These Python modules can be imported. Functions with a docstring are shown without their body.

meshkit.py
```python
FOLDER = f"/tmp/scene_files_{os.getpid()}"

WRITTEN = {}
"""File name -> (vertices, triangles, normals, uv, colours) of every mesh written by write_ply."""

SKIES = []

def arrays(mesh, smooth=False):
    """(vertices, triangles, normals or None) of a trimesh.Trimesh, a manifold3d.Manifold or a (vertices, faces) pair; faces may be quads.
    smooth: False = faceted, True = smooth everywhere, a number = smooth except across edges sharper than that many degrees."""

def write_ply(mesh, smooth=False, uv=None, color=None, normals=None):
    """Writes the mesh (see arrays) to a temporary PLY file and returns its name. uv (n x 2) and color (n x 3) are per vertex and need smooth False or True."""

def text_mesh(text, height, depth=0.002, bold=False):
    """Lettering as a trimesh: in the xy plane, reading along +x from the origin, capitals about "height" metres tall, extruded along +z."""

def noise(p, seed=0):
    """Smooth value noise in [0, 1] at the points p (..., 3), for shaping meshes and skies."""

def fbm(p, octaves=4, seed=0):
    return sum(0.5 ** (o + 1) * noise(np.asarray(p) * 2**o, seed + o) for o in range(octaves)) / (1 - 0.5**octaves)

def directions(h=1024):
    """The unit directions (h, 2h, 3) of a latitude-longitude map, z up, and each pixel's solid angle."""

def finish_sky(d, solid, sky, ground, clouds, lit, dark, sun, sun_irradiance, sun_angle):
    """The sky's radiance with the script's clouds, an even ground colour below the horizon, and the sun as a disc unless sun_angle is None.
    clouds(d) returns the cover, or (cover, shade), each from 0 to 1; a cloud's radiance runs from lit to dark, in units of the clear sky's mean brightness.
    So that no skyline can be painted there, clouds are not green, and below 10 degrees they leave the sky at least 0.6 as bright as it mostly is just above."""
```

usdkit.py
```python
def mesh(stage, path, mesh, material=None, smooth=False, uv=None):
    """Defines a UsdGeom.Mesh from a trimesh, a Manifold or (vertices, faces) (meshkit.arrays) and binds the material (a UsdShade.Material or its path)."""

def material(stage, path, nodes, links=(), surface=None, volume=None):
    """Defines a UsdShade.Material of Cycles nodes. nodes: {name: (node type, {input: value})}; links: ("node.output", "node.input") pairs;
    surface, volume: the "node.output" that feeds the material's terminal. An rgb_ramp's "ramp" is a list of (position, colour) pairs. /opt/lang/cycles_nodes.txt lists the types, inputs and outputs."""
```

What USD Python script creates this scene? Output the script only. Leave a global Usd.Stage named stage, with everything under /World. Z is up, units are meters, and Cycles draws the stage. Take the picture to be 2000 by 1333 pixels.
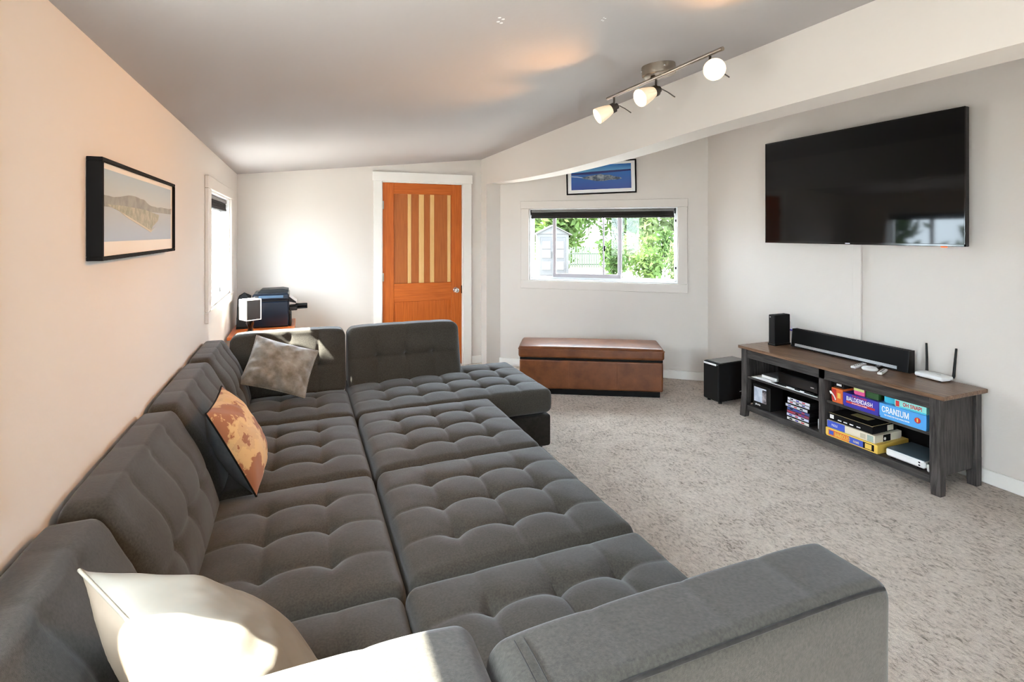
import math, random
import numpy as np, trimesh, usdkit, meshkit, manifold3d
from shapely.geometry import Polygon, box as sbox
from pxr import Usd, UsdGeom, UsdLux, UsdShade, Gf, Sdf, Vt

stage = Usd.Stage.CreateInMemory()
UsdGeom.SetStageUpAxis(stage, "Z"); UsdGeom.SetStageMetersPerUnit(stage, 1.0)
UsdGeom.Xform.Define(stage, "/World")
rng = np.random.default_rng(7); random.seed(7)
V = np.array

# ---------------------------------------------------------------- camera, sky, exposure
FPX, HORIZON, CAM_H = 1027.0, 455.0, 1.5
PSI = math.atan((1000 - 587) / FPX)
cam = UsdGeom.Camera.Define(stage, "/World/camera")
AP = 36.0
cam.CreateHorizontalApertureAttr(AP)
cam.CreateVerticalApertureAttr(AP * 1333 / 2000)
cam.CreateFocalLengthAttr(AP * FPX / 2000)
cam.CreateVerticalApertureOffsetAttr(-(666.5 - HORIZON) * AP / 2000)
cam.CreateClippingRangeAttr(Gf.Vec2f(0.05, 500))
cam.AddTransformOp().Set(Gf.Matrix4d(
    math.cos(PSI), -math.sin(PSI), 0, 0,
    0, 0, 1, 0,
    -math.sin(PSI), -math.cos(PSI), 0, 0,
    0, 0, CAM_H, 1))
cam.CreateExposureAttr(1.25)

dome = UsdLux.DomeLight.Define(stage, "/World/sky")
dome.CreateColorAttr(Gf.Vec3f(0.77, 0.875, 1.0))
dome.CreateIntensityAttr(4.7)
sun = UsdLux.DistantLight.Define(stage, "/World/sun")       # from the left, through the side windows
sun.CreateColorAttr(Gf.Vec3f(1.0, 0.94, 0.84)); sun.CreateIntensityAttr(9.5); sun.CreateAngleAttr(0.6); sun.CreateNormalizeAttr(True)
def aim(d):
    d = np.array(d, float) / np.linalg.norm(d); a = np.cross([0, 0, 1.0], -d); a /= np.linalg.norm(a); b = np.cross(-d, a)
    m = np.eye(4); m[0, :3], m[1, :3], m[2, :3] = a, b, -d
    return Gf.Matrix4d(*m.ravel())
sun.AddTransformOp().Set(aim((.62, -.13, -.775)))

# ---------------------------------------------------------------- materials
MATS = {}
def mat(name, color, rough=0.6, metal=0.0, spec=0.5, color2=None, scale=8.0, stretch=(1, 1, 1), detail=4.0, ramp=(0.35, 0.65),
        bump=0.0, bscale=200.0, bdist=0.002, sheen=0.0, coat=0.0, emit=None, estr=0.0, trans=0.0, coords="object", bstretch=(1, 1, 1)):
    if name in MATS:
        return MATS[name]
    p = {"roughness": rough, "metallic": metal, "specular_ior_level": spec, "base_color": color}
    if sheen: p.update(sheen_weight=sheen, sheen_roughness=0.45, sheen_tint=(0.9, 0.93, 1.0))
    if coat: p.update(coat_weight=coat, coat_roughness=0.08)
    if emit is not None: p.update(emission_color=emit, emission_strength=estr)
    if trans: p.update(transmission_weight=trans)
    n, l = {"p": ("principled_bsdf", p)}, []
    src = "tc.object" if coords == "object" else "geo.position"
    if color2 is not None or bump:
        n["tc" if coords == "object" else "geo"] = ("texture_coordinate" if coords == "object" else "geometry", {})
    if color2 is not None:
        n["m"] = ("mapping", {"scale": stretch}); n["no"] = ("noise_texture", {"scale": scale, "detail": detail, "roughness": 0.6})
        n["r"] = ("rgb_ramp", {"ramp": [(ramp[0], color), (ramp[1], color2)]})
        l += [(src, "m.vector"), ("m.vector", "no.vector"), ("no.fac", "r.fac"), ("r.color", "p.base_color")]
    if bump:
        n["bm"] = ("mapping", {"scale": bstretch}); n["bn"] = ("noise_texture", {"scale": bscale, "detail": 2.0}); n["b"] = ("bump", {"strength": bump, "distance": bdist})
        l += [(src, "bm.vector"), ("bm.vector", "bn.vector"), ("bn.fac", "b.height"), ("b.normal", "p.normal")]
    MATS[name] = usdkit.material(stage, "/World/Looks/" + name, n, l, surface="p.BSDF")
    return MATS[name]

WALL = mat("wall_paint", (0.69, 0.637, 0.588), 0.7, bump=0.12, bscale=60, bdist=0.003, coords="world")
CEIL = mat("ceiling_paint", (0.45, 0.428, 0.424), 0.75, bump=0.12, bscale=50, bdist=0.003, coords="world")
TRIM = mat("white_trim", (0.84, 0.815, 0.77), 0.45)
TRIMW = mat("window_casing_paint", (0.68, 0.627, 0.578), 0.5)
VINYL_SHADED = mat("shaded_vinyl", (0.50, 0.47, 0.50), 0.35)  # white vinyl with the room-side shade put into its colour
VINYL = mat("white_vinyl", (0.86, 0.87, 0.89), 0.35)
FAB = mat("charcoal_chenille", (0.038, 0.0345, 0.0285), 0.9, spec=0.2, color2=(0.070, 0.064, 0.0535), scale=170, detail=5, ramp=(.3, .7), sheen=0.27, bump=0.5, bscale=750, bdist=0.0012, coords="world")
FABD = mat("charcoal_base_fabric", (0.022, 0.020, 0.018), 0.95, spec=0.2, color2=(0.034, 0.031, 0.028), scale=40, sheen=0.1, bump=0.4, bscale=800, bdist=0.001, coords="world")
BLACK = mat("black_plastic", (0.006, 0.006, 0.0065), 0.45, spec=.3)
BLACKG = mat("black_gloss", (0.004, 0.004, 0.005), 0.08)
BLACKM = mat("black_matte", (0.005, 0.005, 0.0055), 0.8, spec=.2)
SCREEN = mat("screen_glass", (0.002, 0.002, 0.003), 0.045, spec=0.28)
WHITEP = mat("white_plastic", (0.82, 0.82, 0.81), 0.3)
SILVER = mat("brushed_silver", (0.62, 0.62, 0.63), 0.3, 1.0)
NICKEL = mat("brushed_nickel", (0.50, 0.44, 0.37), 0.28, 1.0)
DKNICKEL = mat("dark_nickel", (0.10, 0.085, 0.075), 0.35, 1.0)
CHROME = mat("chrome", (0.8, 0.8, 0.8), 0.08, 1.0)
GREYM = mat("grey_strip", (0.42, 0.43, 0.45), 0.35, 0.6)
LEATHER = mat("brown_leather", (0.105, 0.030, 0.008), 0.36, spec=.4, color2=(0.185, 0.060, 0.018), scale=7, detail=6, bump=0.25, bscale=160, bdist=0.002, coords="world")
FIR = mat("fir_wood", (0.46, 0.100, 0.012), 0.42, spec=0.3, color2=(0.58, 0.140, 0.020), scale=5, stretch=(14, 14, 0.8), detail=5)
FIRH = mat("fir_wood_cross", (0.46, 0.100, 0.012), 0.42, spec=0.3, color2=(0.58, 0.140, 0.020), scale=5, stretch=(0.8, 14, 14), detail=5)
FIRP = mat("fir_panel", (0.38, 0.105, 0.022), 0.42, spec=0.3, color2=(0.47, 0.140, 0.032), scale=5, stretch=(16, 14, 0.8), detail=5)
PALEW = mat("pale_maple", (0.74, 0.43, 0.15), 0.4, color2=(0.80, 0.50, 0.20), scale=5, stretch=(16, 14, 1), detail=4)
TABLEW = mat("cherry_wood", (0.48, 0.10, 0.022), 0.25, color2=(0.62, 0.16, 0.035), scale=5, stretch=(1, 12, 12))
GREYW = mat("grey_ash", (0.018, 0.016, 0.015), 0.55, spec=.3, color2=(0.078, 0.069, 0.065), scale=9, stretch=(9, 9, 0.7), detail=6, bump=0.2, bscale=40, bstretch=(8, 8, 0.5))
GREYWY = mat("grey_ash_rail", (0.020, 0.018, 0.017), 0.55, spec=.3, color2=(0.066, 0.060, 0.057), scale=9, stretch=(9, 0.7, 9), detail=6)
TOPW = mat("brown_ash_top", (0.110, 0.056, 0.030), 0.32, spec=.45, color2=(0.235, 0.140, 0.085), scale=7, stretch=(12, 0.9, 9), detail=6)
def carpet_mat():
    n = {"g": ("geometry", {}), "m1": ("mapping", {"scale": (1.35, .75, 1), "rotation": (0, 0, .35)}),
         "n1": ("noise_texture", {"scale": 46.0, "detail": 5.0, "roughness": 0.72, "distortion": 0.6}),
         "n2": ("noise_texture", {"scale": 7.0, "detail": 3.0}),
         "mx": ("math", {"math_type": "multiply_add", "value2": 0.28}),
         "r": ("rgb_ramp", {"ramp": [(0.40, (0.11, 0.078, 0.056)), (0.50, (0.37, 0.298, 0.238)), (0.61, (0.64, 0.54, 0.46)), (0.80, (0.80, 0.70, 0.61))]}),
         "b": ("bump", {"strength": 0.9, "distance": 0.012}), "n3": ("noise_texture", {"scale": 240.0, "detail": 3.0}),
         "p": ("principled_bsdf", {"roughness": 0.95, "specular_ior_level": 0.1, "sheen_weight": 0.2, "sheen_roughness": 0.5})}
    l = [("g.position", "m1.vector"), ("m1.vector", "n1.vector"), ("g.position", "n2.vector"), ("g.position", "n3.vector"), ("n2.fac", "mx.value1"), ("n1.fac", "mx.value3"), ("mx.value", "r.fac"),
         ("r.color", "p.base_color"), ("n3.fac", "b.height"), ("b.normal", "p.normal")]
    return usdkit.material(stage, "/World/Looks/carpet_pile", n, l, surface="p.BSDF")
CARPET = carpet_mat()
def pane_mat():
    n = {"w": ("layer_weight", {"blend": 0.5}), "q": ("math", {"math_type": "power", "value2": 4.0}), "f": ("math", {"math_type": "multiply_add", "value2": 0.5, "value3": 0.012}), "t": ("transparent_bsdf", {"color": (0.96, 0.98, 0.97)}), "g": ("glossy_bsdf", {"roughness": 0.02, "color": (1, 1, 1)}), "x": ("mix_closure", {})}
    return usdkit.material(stage, "/World/Looks/pane_glass", n, [("w.facing", "q.value1"), ("q.value", "f.value1"), ("f.value", "x.fac"), ("t.BSDF", "x.closure1"), ("g.BSDF", "x.closure2")], surface="x.closure")
PANE = pane_mat()
def leaf_mat(name, c):
    n = {"d": ("diffuse_bsdf", {"color": c}), "t": ("translucent_bsdf", {"color": (c[0] * 1.1, c[1] * 1.15, c[2] * 0.6)}), "x": ("mix_closure", {"fac": 0.4})}
    return usdkit.material(stage, "/World/Looks/" + name, n, [("d.BSDF", "x.closure1"), ("t.BSDF", "x.closure2")], surface="x.closure")

# ---------------------------------------------------------------- helpers
USED = {}
def numbered(base):
    k = USED.get(base, 0); USED[base] = k + 1
    return base if k == 0 else "%s_%03d" % (base, k)
def setp(prim, **kw):
    for k, v in kw.items():
        if v: prim.SetCustomDataByKey(k, v)
def thing(name, label, cat, loc=(0, 0, 0), rz=0.0, group=None, kind=None):
    x = UsdGeom.Xform.Define(stage, numbered("/World/" + name))
    x.AddTranslateOp().Set(Gf.Vec3d(*map(float, loc)))
    if rz: x.AddRotateZOp().Set(float(rz))
    setp(x.GetPrim(), label=label, category=cat, group=group, kind=kind)
    return x.GetPrim()
def obj(name, mesh, m, parent=None, smooth=35, label=None, kind=None):
    base = (str(parent.GetPath()) if parent is not None else "/World") + "/" + name
    if isinstance(mesh, list): mesh = cat_(mesh)
    return_ = usdkit.mesh(stage, numbered(base), mesh, m, smooth=smooth).GetPrim()
    setp(return_, label=label, kind=kind)
    return return_
def solo(name, mesh, m, label, cat, smooth=35, group=None, kind=None):
    p = obj(name, mesh, m, None, smooth); setp(p, label=label, category=cat, group=group, kind=kind); return p
def struct(name, mesh, m, label, cat, smooth=35):
    return solo(name, mesh, m, label, cat, smooth, kind="structure")
def tm(x):
    if isinstance(x, trimesh.Trimesh): return x
    v, f, _ = meshkit.arrays(x); return trimesh.Trimesh(v, f, process=False)
def cat_(ms): return trimesh.util.concatenate([tm(m) for m in ms])
def bx(x0, x1, y0, y1, z0, z1, b=0.002):
    x0, x1 = sorted((x0, x1)); y0, y1 = sorted((y0, y1)); z0, z1 = sorted((z0, z1))
    b = min(b, (x1 - x0) * .49, (y1 - y0) * .49, (z1 - z0) * .49)
    if b <= 0: return trimesh.creation.box(bounds=[[x0, y0, z0], [x1, y1, z1]])
    pts = []
    for X, ex in ((x0, b), (x1, -b)):
        for Y, ey in ((y0, b), (y1, -b)):
            for Z, ez in ((z0, b), (z1, -b)):
                pts += [(X + ex, Y + ey, Z), (X + ex, Y, Z + ez), (X, Y + ey, Z + ez)]
    return trimesh.convex.convex_hull(np.array(pts))
def hullpts(pts): return trimesh.convex.convex_hull(np.array(pts, float))
def prism(poly, z0, z1):  # poly list of xy
    m = trimesh.creation.extrude_polygon(poly if isinstance(poly, Polygon) else Polygon(poly), z1 - z0, engine="earcut"); m.apply_translation((0, 0, z0)); return m
def moved(m, R=None, t=(0, 0, 0)):
    m = tm(m).copy(); T = np.eye(4)
    if R is not None: T[:3, :3] = np.array(R, float)
    T[:3, 3] = t; m.apply_transform(T); return m
def frame(ex, ey, ez): return np.array([ex, ey, ez], float).T
def tube(pts, r, sides=10, cap=True):
    p = np.array(pts, float); t = np.gradient(p, axis=0); t /= np.linalg.norm(t, axis=1, keepdims=True)
    up = V([0, 0, 1.]) if abs(t[0][2]) < .9 else V([1., 0, 0])
    a = np.cross(t, up); a /= np.linalg.norm(a, axis=1, keepdims=True); b = np.cross(t, a)
    an = np.arange(sides) * 2 * np.pi / sides
    rr = np.broadcast_to(r, (len(p),))[:, None, None]
    v = (p[:, None] + rr * (np.cos(an)[None, :, None] * a[:, None] + np.sin(an)[None, :, None] * b[:, None])).reshape(-1, 3)
    f = []
    for i in range(len(p) - 1):
        for j in range(sides):
            k = (j + 1) % sides
            f += [(i * sides + j, (i + 1) * sides + j, (i + 1) * sides + k), (i * sides + j, (i + 1) * sides + k, i * sides + k)]
    n = len(v); v = np.vstack([v, p[0], p[-1]])
    for j in range(sides):
        k = (j + 1) % sides
        f += [(n, j, k), (n + 1, (len(p) - 1) * sides + k, (len(p) - 1) * sides + j)]
    m = trimesh.Trimesh(v, f, process=False); m.fix_normals(); return m
def lathe(prof, sides=32):
    return trimesh.creation.revolve(np.array(prof, float), sections=sides)
def cyl(p0, p1, r, sides=20): return trimesh.creation.cylinder(r, segment=[p0, p1], sections=sides)
def bool_cut(a, cuts):
    M = lambda m: manifold3d.Manifold(manifold3d.Mesh(np.asarray(m.vertices, np.float32), np.asarray(m.faces, np.uint32)))
    r = M(a)
    for c in cuts: r = r - M(c)
    return tm(r)
def box0(x0, x1, y0, y1, z0, z1): return bx(x0, x1, y0, y1, z0, z1, 0)

def gridbox(size, r, res):
    """Rounded box centred at the origin, finely gridded."""
    ax = []
    for s in size:
        h = s / 2; e = np.linspace(0, min(r, h * .98), 5)
        n = max(2, int(round((s - 2 * e[-1]) / res)) + 1)
        ax.append(np.unique(np.round(np.concatenate([-h + e, np.linspace(-h + e[-1], h - e[-1], n), h - e[::-1]]), 6)))
    vs, fs, base = [], [], 0
    for d in range(3):
        a, b = (d + 1) % 3, (d + 2) % 3
        A, B = np.meshgrid(ax[a], ax[b], indexing="ij"); na, nb = A.shape
        idx = np.arange(na * nb).reshape(na, nb)
        q = np.stack([idx[:-1, :-1], idx[1:, :-1], idx[1:, 1:], idx[:-1, 1:]], -1).reshape(-1, 4)
        for sgn in (1, -1):
            P = np.zeros((na * nb, 3)); P[:, a] = A.ravel(); P[:, b] = B.ravel(); P[:, d] = sgn * size[d] / 2
            vs.append(P); qq = q if sgn > 0 else q[:, ::-1]
            fs.append(qq + base); base += na * nb
    v = np.vstack(vs); f = np.vstack(fs); f = np.vstack([f[:, [0, 1, 2]], f[:, [0, 2, 3]]])
    m = trimesh.Trimesh(v, f, process=False); m.merge_vertices(digits_vertex=5); m.remove_unreferenced_vertices()
    v = np.array(m.vertices); h = V(size) / 2; core = np.clip(v, -(h - r), h - r); d = v - core
    L = np.linalg.norm(d, axis=1, keepdims=True); n = d / np.maximum(L, 1e-9)
    m = trimesh.Trimesh(core + n * r, m.faces, process=False)
    return m, n
def tufts(u, w, ul, wl, ua, wb, A=.011, B=.020, w1=.024, edge=.35, wsc=(1, 1)):
    """Depth of the quilting at (u, w): creases on the lines ul (u = const) and wl, deep at their crossings. ua, wb: (first, last) line between which creases are strong."""
    h = np.zeros_like(u)
    def st(t, lo, hi):
        out = np.maximum(np.maximum(lo - t, t - hi), 0)
        return edge + (1 - edge) * np.exp(-(out / .05) ** 2)
    cr = lambda d: .72 * np.exp(-np.abs(d) / w1) + .28 * np.exp(-np.abs(d) / .006)
    for a in ul: h -= wsc[0] * A * st(w, *wb) * cr(u - a)
    for b in wl: h -= wsc[1] * A * st(u, *ua) * cr(w - b)
    for a in ul:
        for b in wl:
            h -= B * np.exp(-np.hypot(u - a, w - b) / .030)
    return h
def seat_mesh(x0, x1, y0, y1, z0, z1, xl, yl, r=.035, crown=.026, A=.019, B=.030, seed=0, res=.0085):
    size = (x1 - x0, y1 - y0, z1 - z0)
    m, n = gridbox(size, r, res); v = np.array(m.vertices); c = V([(x0 + x1) / 2, (y0 + y1) / 2, (z0 + z1) / 2])
    X, Y = v[:, 0] + c[0], v[:, 1] + c[1]
    top = np.clip(n[:, 2], 0, 1) ** 1.5
    eu = np.clip(1 - (2 * np.abs(v[:, 0]) / size[0]) ** 4, 0, 1); ew = np.clip(1 - (2 * np.abs(v[:, 1]) / size[1]) ** 4, 0, 1)
    h = crown * eu * ew + tufts(X, Y, xl, yl, (min(xl), max(xl)), (min(yl), max(yl)), A, B, wsc=(.75, 1.0))
    h += .004 * (meshkit.fbm(np.stack([X * 9, Y * 9, X * 0 + seed], -1), 3, seed) - .5)
    # gathers running out of the buttons to the rim
    v[:, 2] += top * h
    side = 1 - np.abs(n[:, 2])
    v[:, :2] += (n[:, :2] * (side * .006 * np.cos(np.pi * v[:, 2] / size[2]))[:, None])
    return moved(trimesh.Trimesh(v, m.faces, process=False), t=c)
def back_mesh(L, t0, t1, h, yl, zl, r=.045, A=.012, B=.018, lean=0.0, belly=.018, seed=0, res=.0095):
    """Back cushion: local x = thickness (front is +x, x from 0), y = length, z = height from 0. t0, t1: thickness at the foot and the head."""
    size = (t0, L, h); m, n = gridbox(size, r, res); v = np.array(m.vertices) + V([t0 / 2, 0, h / 2])
    k = np.clip(v[:, 2] / h, 0, 1)
    fr = np.clip(n[:, 0], 0, 1)
    ey = np.clip(1 - (2 * np.abs(v[:, 1]) / L) ** 6, 0, 1)
    s = 1 - (1 - t1 / t0) * k ** 0.9
    x = v[:, 0] * s + lean * k
    d = belly * ey * np.sin(np.pi * np.clip(k, 0, 1)) + tufts(v[:, 1], v[:, 2], yl, zl, (min(yl), max(yl)), (min(zl), max(zl)), A, B, edge=.5)
    d *= 1 - .55 * np.clip((k - .72) / .2, 0, 1)
    d += .004 * (meshkit.fbm(np.stack([v[:, 1] * 8, v[:, 2] * 8, v[:, 2] * 0 + seed], -1), 3, seed) - .5)
    x += fr * d
    up = np.clip(n[:, 2], 0, 1)
    v[:, 2] += up * (.016 * ey - .0025 * sum(np.exp(-np.abs(v[:, 1] - a) / .02) for a in yl))
    v[:, 0] = x
    return trimesh.Trimesh(v, m.faces, process=False)
def pillow_mesh(w, h, t, half, seed, n=56, wrinkle=.006):
    """One face (half = +1 or -1) of a cushion in the local xy plane, bulging along z."""
    g = np.linspace(-1, 1, n); U, W = np.meshgrid(g, g, indexing="ij")
    pinch = 1 - .075 * (np.abs(W) ** 2) * (1 - np.abs(U) ** 4) ; pinch2 = 1 - .075 * (np.abs(U) ** 2) * (1 - np.abs(W) ** 4)
    x = U * w / 2 * (1 - .07 * (1 - U ** 2) * 0 - .055 * (1 - W ** 2) * np.abs(U) ** 3)
    y = W * h / 2 * (1 - .055 * (1 - U ** 2) * np.abs(W) ** 3)
    prof = np.clip((1 - U ** 4) * (1 - W ** 4), 0, 1) ** .62 * (.55 + .45 * (1 - U ** 2) * (1 - W ** 2))
    z = t / 2 * prof
    ang = np.arctan2(W, U); rad = np.hypot(U, W)
    wr = (np.sin(ang * 11 + seed + 2.2 * meshkit.noise(np.stack([U * 2, W * 2, U * 0 + seed], -1), seed)) * np.clip(rad - .35, 0, 1) * 1.1
          + 2.2 * (meshkit.fbm(np.stack([U * 2.6, W * 2.6 + U, U * 0 + seed], -1), 3, seed + 3) - .5))
    z = half * (z + wrinkle * wr * np.clip(prof * 2, 0, 1)) + half * .0006
    idx = np.arange(n * n).reshape(n, n)
    q = np.stack([idx[:-1, :-1], idx[1:, :-1], idx[1:, 1:], idx[:-1, 1:]], -1).reshape(-1, 4)
    if half < 0: q = q[:, ::-1]
    f = np.vstack([q[:, [0, 1, 2]], q[:, [0, 2, 3]]])
    rim = np.concatenate([np.stack([x[:, 0], y[:, 0], 0 * g], -1), np.stack([x[-1, 1:], y[-1, 1:], 0 * g[1:]], -1), np.stack([x[::-1, -1][1:], y[::-1, -1][1:], 0 * g[1:]], -1), np.stack([x[0, ::-1][1:], y[0, ::-1][1:], 0 * g[1:]], -1)])
    return trimesh.Trimesh(np.stack([x.ravel(), y.ravel(), z.ravel()], -1), f, process=False), rim
def pillow(name, label, center, ex, ey, w, h, t, mf, mb, mp, seed, wrinkle=.006):
    ex = V(ex, float); ex /= np.linalg.norm(ex); ey = V(ey, float); ey -= ex * (ex @ ey); ey /= np.linalg.norm(ey); ez = np.cross(ex, ey)
    R = frame(ex, ey, ez)
    f, rim = pillow_mesh(w, h, t, 1, seed, wrinkle=wrinkle); b, _ = pillow_mesh(w, h, t, -1, seed + 5, wrinkle=wrinkle)
    low = min(moved(f, R).vertices[:, 2].min(), moved(b, R).vertices[:, 2].min())
    o = thing(name, label, "cushion", center, group="throw pillows on the sectional")
    obj("front_cover", moved(f, R), mf, o, True); obj("back_cover", moved(b, R), mb, o, True)
    obj("piping", moved(tube(rim, .0035, 6), R), mp, o, True)
    return o
# text helpers: lettering on faces turned to -x (the TV wall things) and on others
FACE_MX = frame((0, -1, 0), (0, 0, 1), (-1, 0, 0))
def lettering(text, height, width, at, R=FACE_MX, depth=.0012, bold=True):
    m = meshkit.text_mesh(text, height, depth, bold); m = tm(m).copy()
    s = width / (m.bounds[1][0] - m.bounds[0][0]); m.vertices[:, 0] = (m.vertices[:, 0] - m.bounds[0][0]) * s
    return moved(m, R, at)

# ================================================================ THE ROOM
XL, XR, YD, YB = -.575, 3.818, 5.764, -1.9
CZ = lambda x: 2.072 + .1087 * (x + .575)
WA, WB = V([3.818, 4.19]), V([2.095, 5.585])
WL = np.linalg.norm(WB - WA); WE = (WB - WA) / WL; WN = V([-WE[1], WE[0]])          # WN points out of the room when taken as (.629,.777)
if WN @ (WA - V([0, 0])) < 0: WN = -WN
# floor: the carpet, its pile displaced where it can be seen
def floor_mesh():
    res = .0105
    xs = np.arange(1.0, 3.83, res); ys = np.arange(.35, 4.72, res)
    X, Y = np.meshgrid(xs, ys, indexing="ij")
    Z = .010 * (meshkit.fbm(np.stack([X * 55, Y * 55, X * 0], -1), 3, 4) - .62) + .004 * (rng.random(X.shape) - .5)
    Z = np.minimum(Z, -.0005)
    edge = (X < xs[1]) | (X > xs[-2]) | (Y < ys[1]) | (Y > ys[-2]); Z[edge] = 0
    nx, ny = X.shape; idx = np.arange(nx * ny).reshape(nx, ny)
    q = np.stack([idx[:-1, :-1], idx[1:, :-1], idx[1:, 1:], idx[:-1, 1:]], -1).reshape(-1, 4)
    f = np.vstack([q[:, [0, 1, 2]], q[:, [0, 2, 3]]])
    fine = trimesh.Trimesh(np.stack([X.ravel(), Y.ravel(), Z.ravel()], -1), f, process=False)
    x0, x1, y0, y1 = xs[0], xs[-1], ys[0], ys[-1]
    parts = [fine]
    for a in ((-.75, x0, YB - .2, 6.0), (x1, 4.0, YB - .2, 6.0), (x0, x1, YB - .2, y0), (x0, x1, y1, 6.0)):
        parts.append(trimesh.Trimesh([(a[0], a[2], 0), (a[1], a[2], 0), (a[1], a[3], 0), (a[0], a[3], 0)], [(0, 1, 2), (0, 2, 3)], process=False))
    slab = box0(-.75, 4.0, YB - .2, 6.0, -.16, -.02)
    return cat_(parts + [slab])
struct("floor", floor_mesh(), CARPET, "mottled beige and brown cut-pile carpet covering the floor", "carpet", smooth=True)
# ceiling: a slope rising from the left wall
cx0, cx1 = -.75, 4.0
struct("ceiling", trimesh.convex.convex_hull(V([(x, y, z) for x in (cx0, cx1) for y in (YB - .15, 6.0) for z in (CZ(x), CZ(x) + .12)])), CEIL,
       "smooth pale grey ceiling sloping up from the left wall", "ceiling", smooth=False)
# left wall, with the window by the far corner and an unseen one added beside the camera for light
LW1 = (4.02, 5.13, .985, 1.79); LW2 = (.25, 1.235, .985, 1.965)
struct("wall_left", bool_cut(box0(XL - .13, XL, YB - .15, 5.95, -.02, CZ(XL) + .03), [box0(XL - .2, XL + .1, a, b, c, d) for a, b, c, d in (LW1, LW2)]), WALL,
       "long beige left wall lit warm by the ceiling spotlights", "wall", smooth=False)
def wall_poly(x0, x1, y0, y1, extra=.02):
    return trimesh.convex.convex_hull(V([(x, y, z) for x in (x0, x1) for y in (y0, y1) for z in (-.02, CZ(x) + extra)]))
DX0, DX1, DZ = .815, 1.708, 2.048
struct("wall_far", bool_cut(wall_poly(XL - .13, 2.2, YD, YD + .13), [box0(DX0 - .012, DX1 + .012, YD - .1, YD + .3, -.1, DZ + .012)]), WALL,
       "beige far wall holding the orange wooden door", "wall", smooth=False)
struct("wall_right", wall_poly(XR, XR + .13, YB - .15, 4.4), WALL, "pale right wall behind the television", "wall", smooth=False)
# the angled wall with the wide window.  local frame: s along the wall from the right corner, d outwards
WR = np.array([[WE[0], WN[0], 0], [WE[1], WN[1], 0], [0, 0, 1]], float)
def onwall(m): return moved(m, WR, (WA[0], WA[1], 0))
W1 = (.292, 1.868, .975, 1.766)
wtop = 2.62
wm = box0(-.12, WL + .16, 0, .13, -.02, wtop)
wm = bool_cut(wm, [box0(W1[0], W1[1], -.1, .3, W1[2], W1[3])])
wm = onwall(wm)
struct("wall_window", wm, WALL, "angled beige wall with the wide sliding window", "wall", smooth=False)
# back wall behind the camera, with an opening for the added patio door
PD = (-.5, .62, .02, 2.02)
struct("wall_rear", bool_cut(wall_poly(XL - .13, XR + .13, YB - .13, YB), [box0(PD[0], PD[1], YB - .3, YB + .2, PD[2], PD[3])]), WALL, "rear wall behind the camera with an added glazed patio door", "wall", smooth=False)
# the dropped header between the room and its extension, with the stub wall carrying it
BX0, BX1 = 1.936, 2.11
ys = V([YB, .8, 1.4, 1.95, 2.35, 2.75, 3.25, 3.6, 3.95, 4.4, 4.95, 5.3, 5.58, YD + .05])
zs = V([2.05, 2.05, 2.05, 2.046, 2.038, 2.016, 2.004, 2.0, 1.999, 2.008, 2.023, 2.040, 2.053, 2.053])
yy = np.linspace(YB, YD + .05, 90); zz = np.interp(yy, ys, zs)
zz = np.convolve(np.pad(zz, 3, "edge"), np.ones(7) / 7, "valid")
prof = [(y, z) for y, z in zip(yy, zz)] + [(YD + .05, 2.44), (YB, 2.44)]
hd = trimesh.creation.extrude_polygon(Polygon(prof), BX1 - BX0, engine="earcut")
hd = moved(hd, frame((0, 1, 0), (0, 0, 1), (1, 0, 0)), (BX0, 0, 0))
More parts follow.
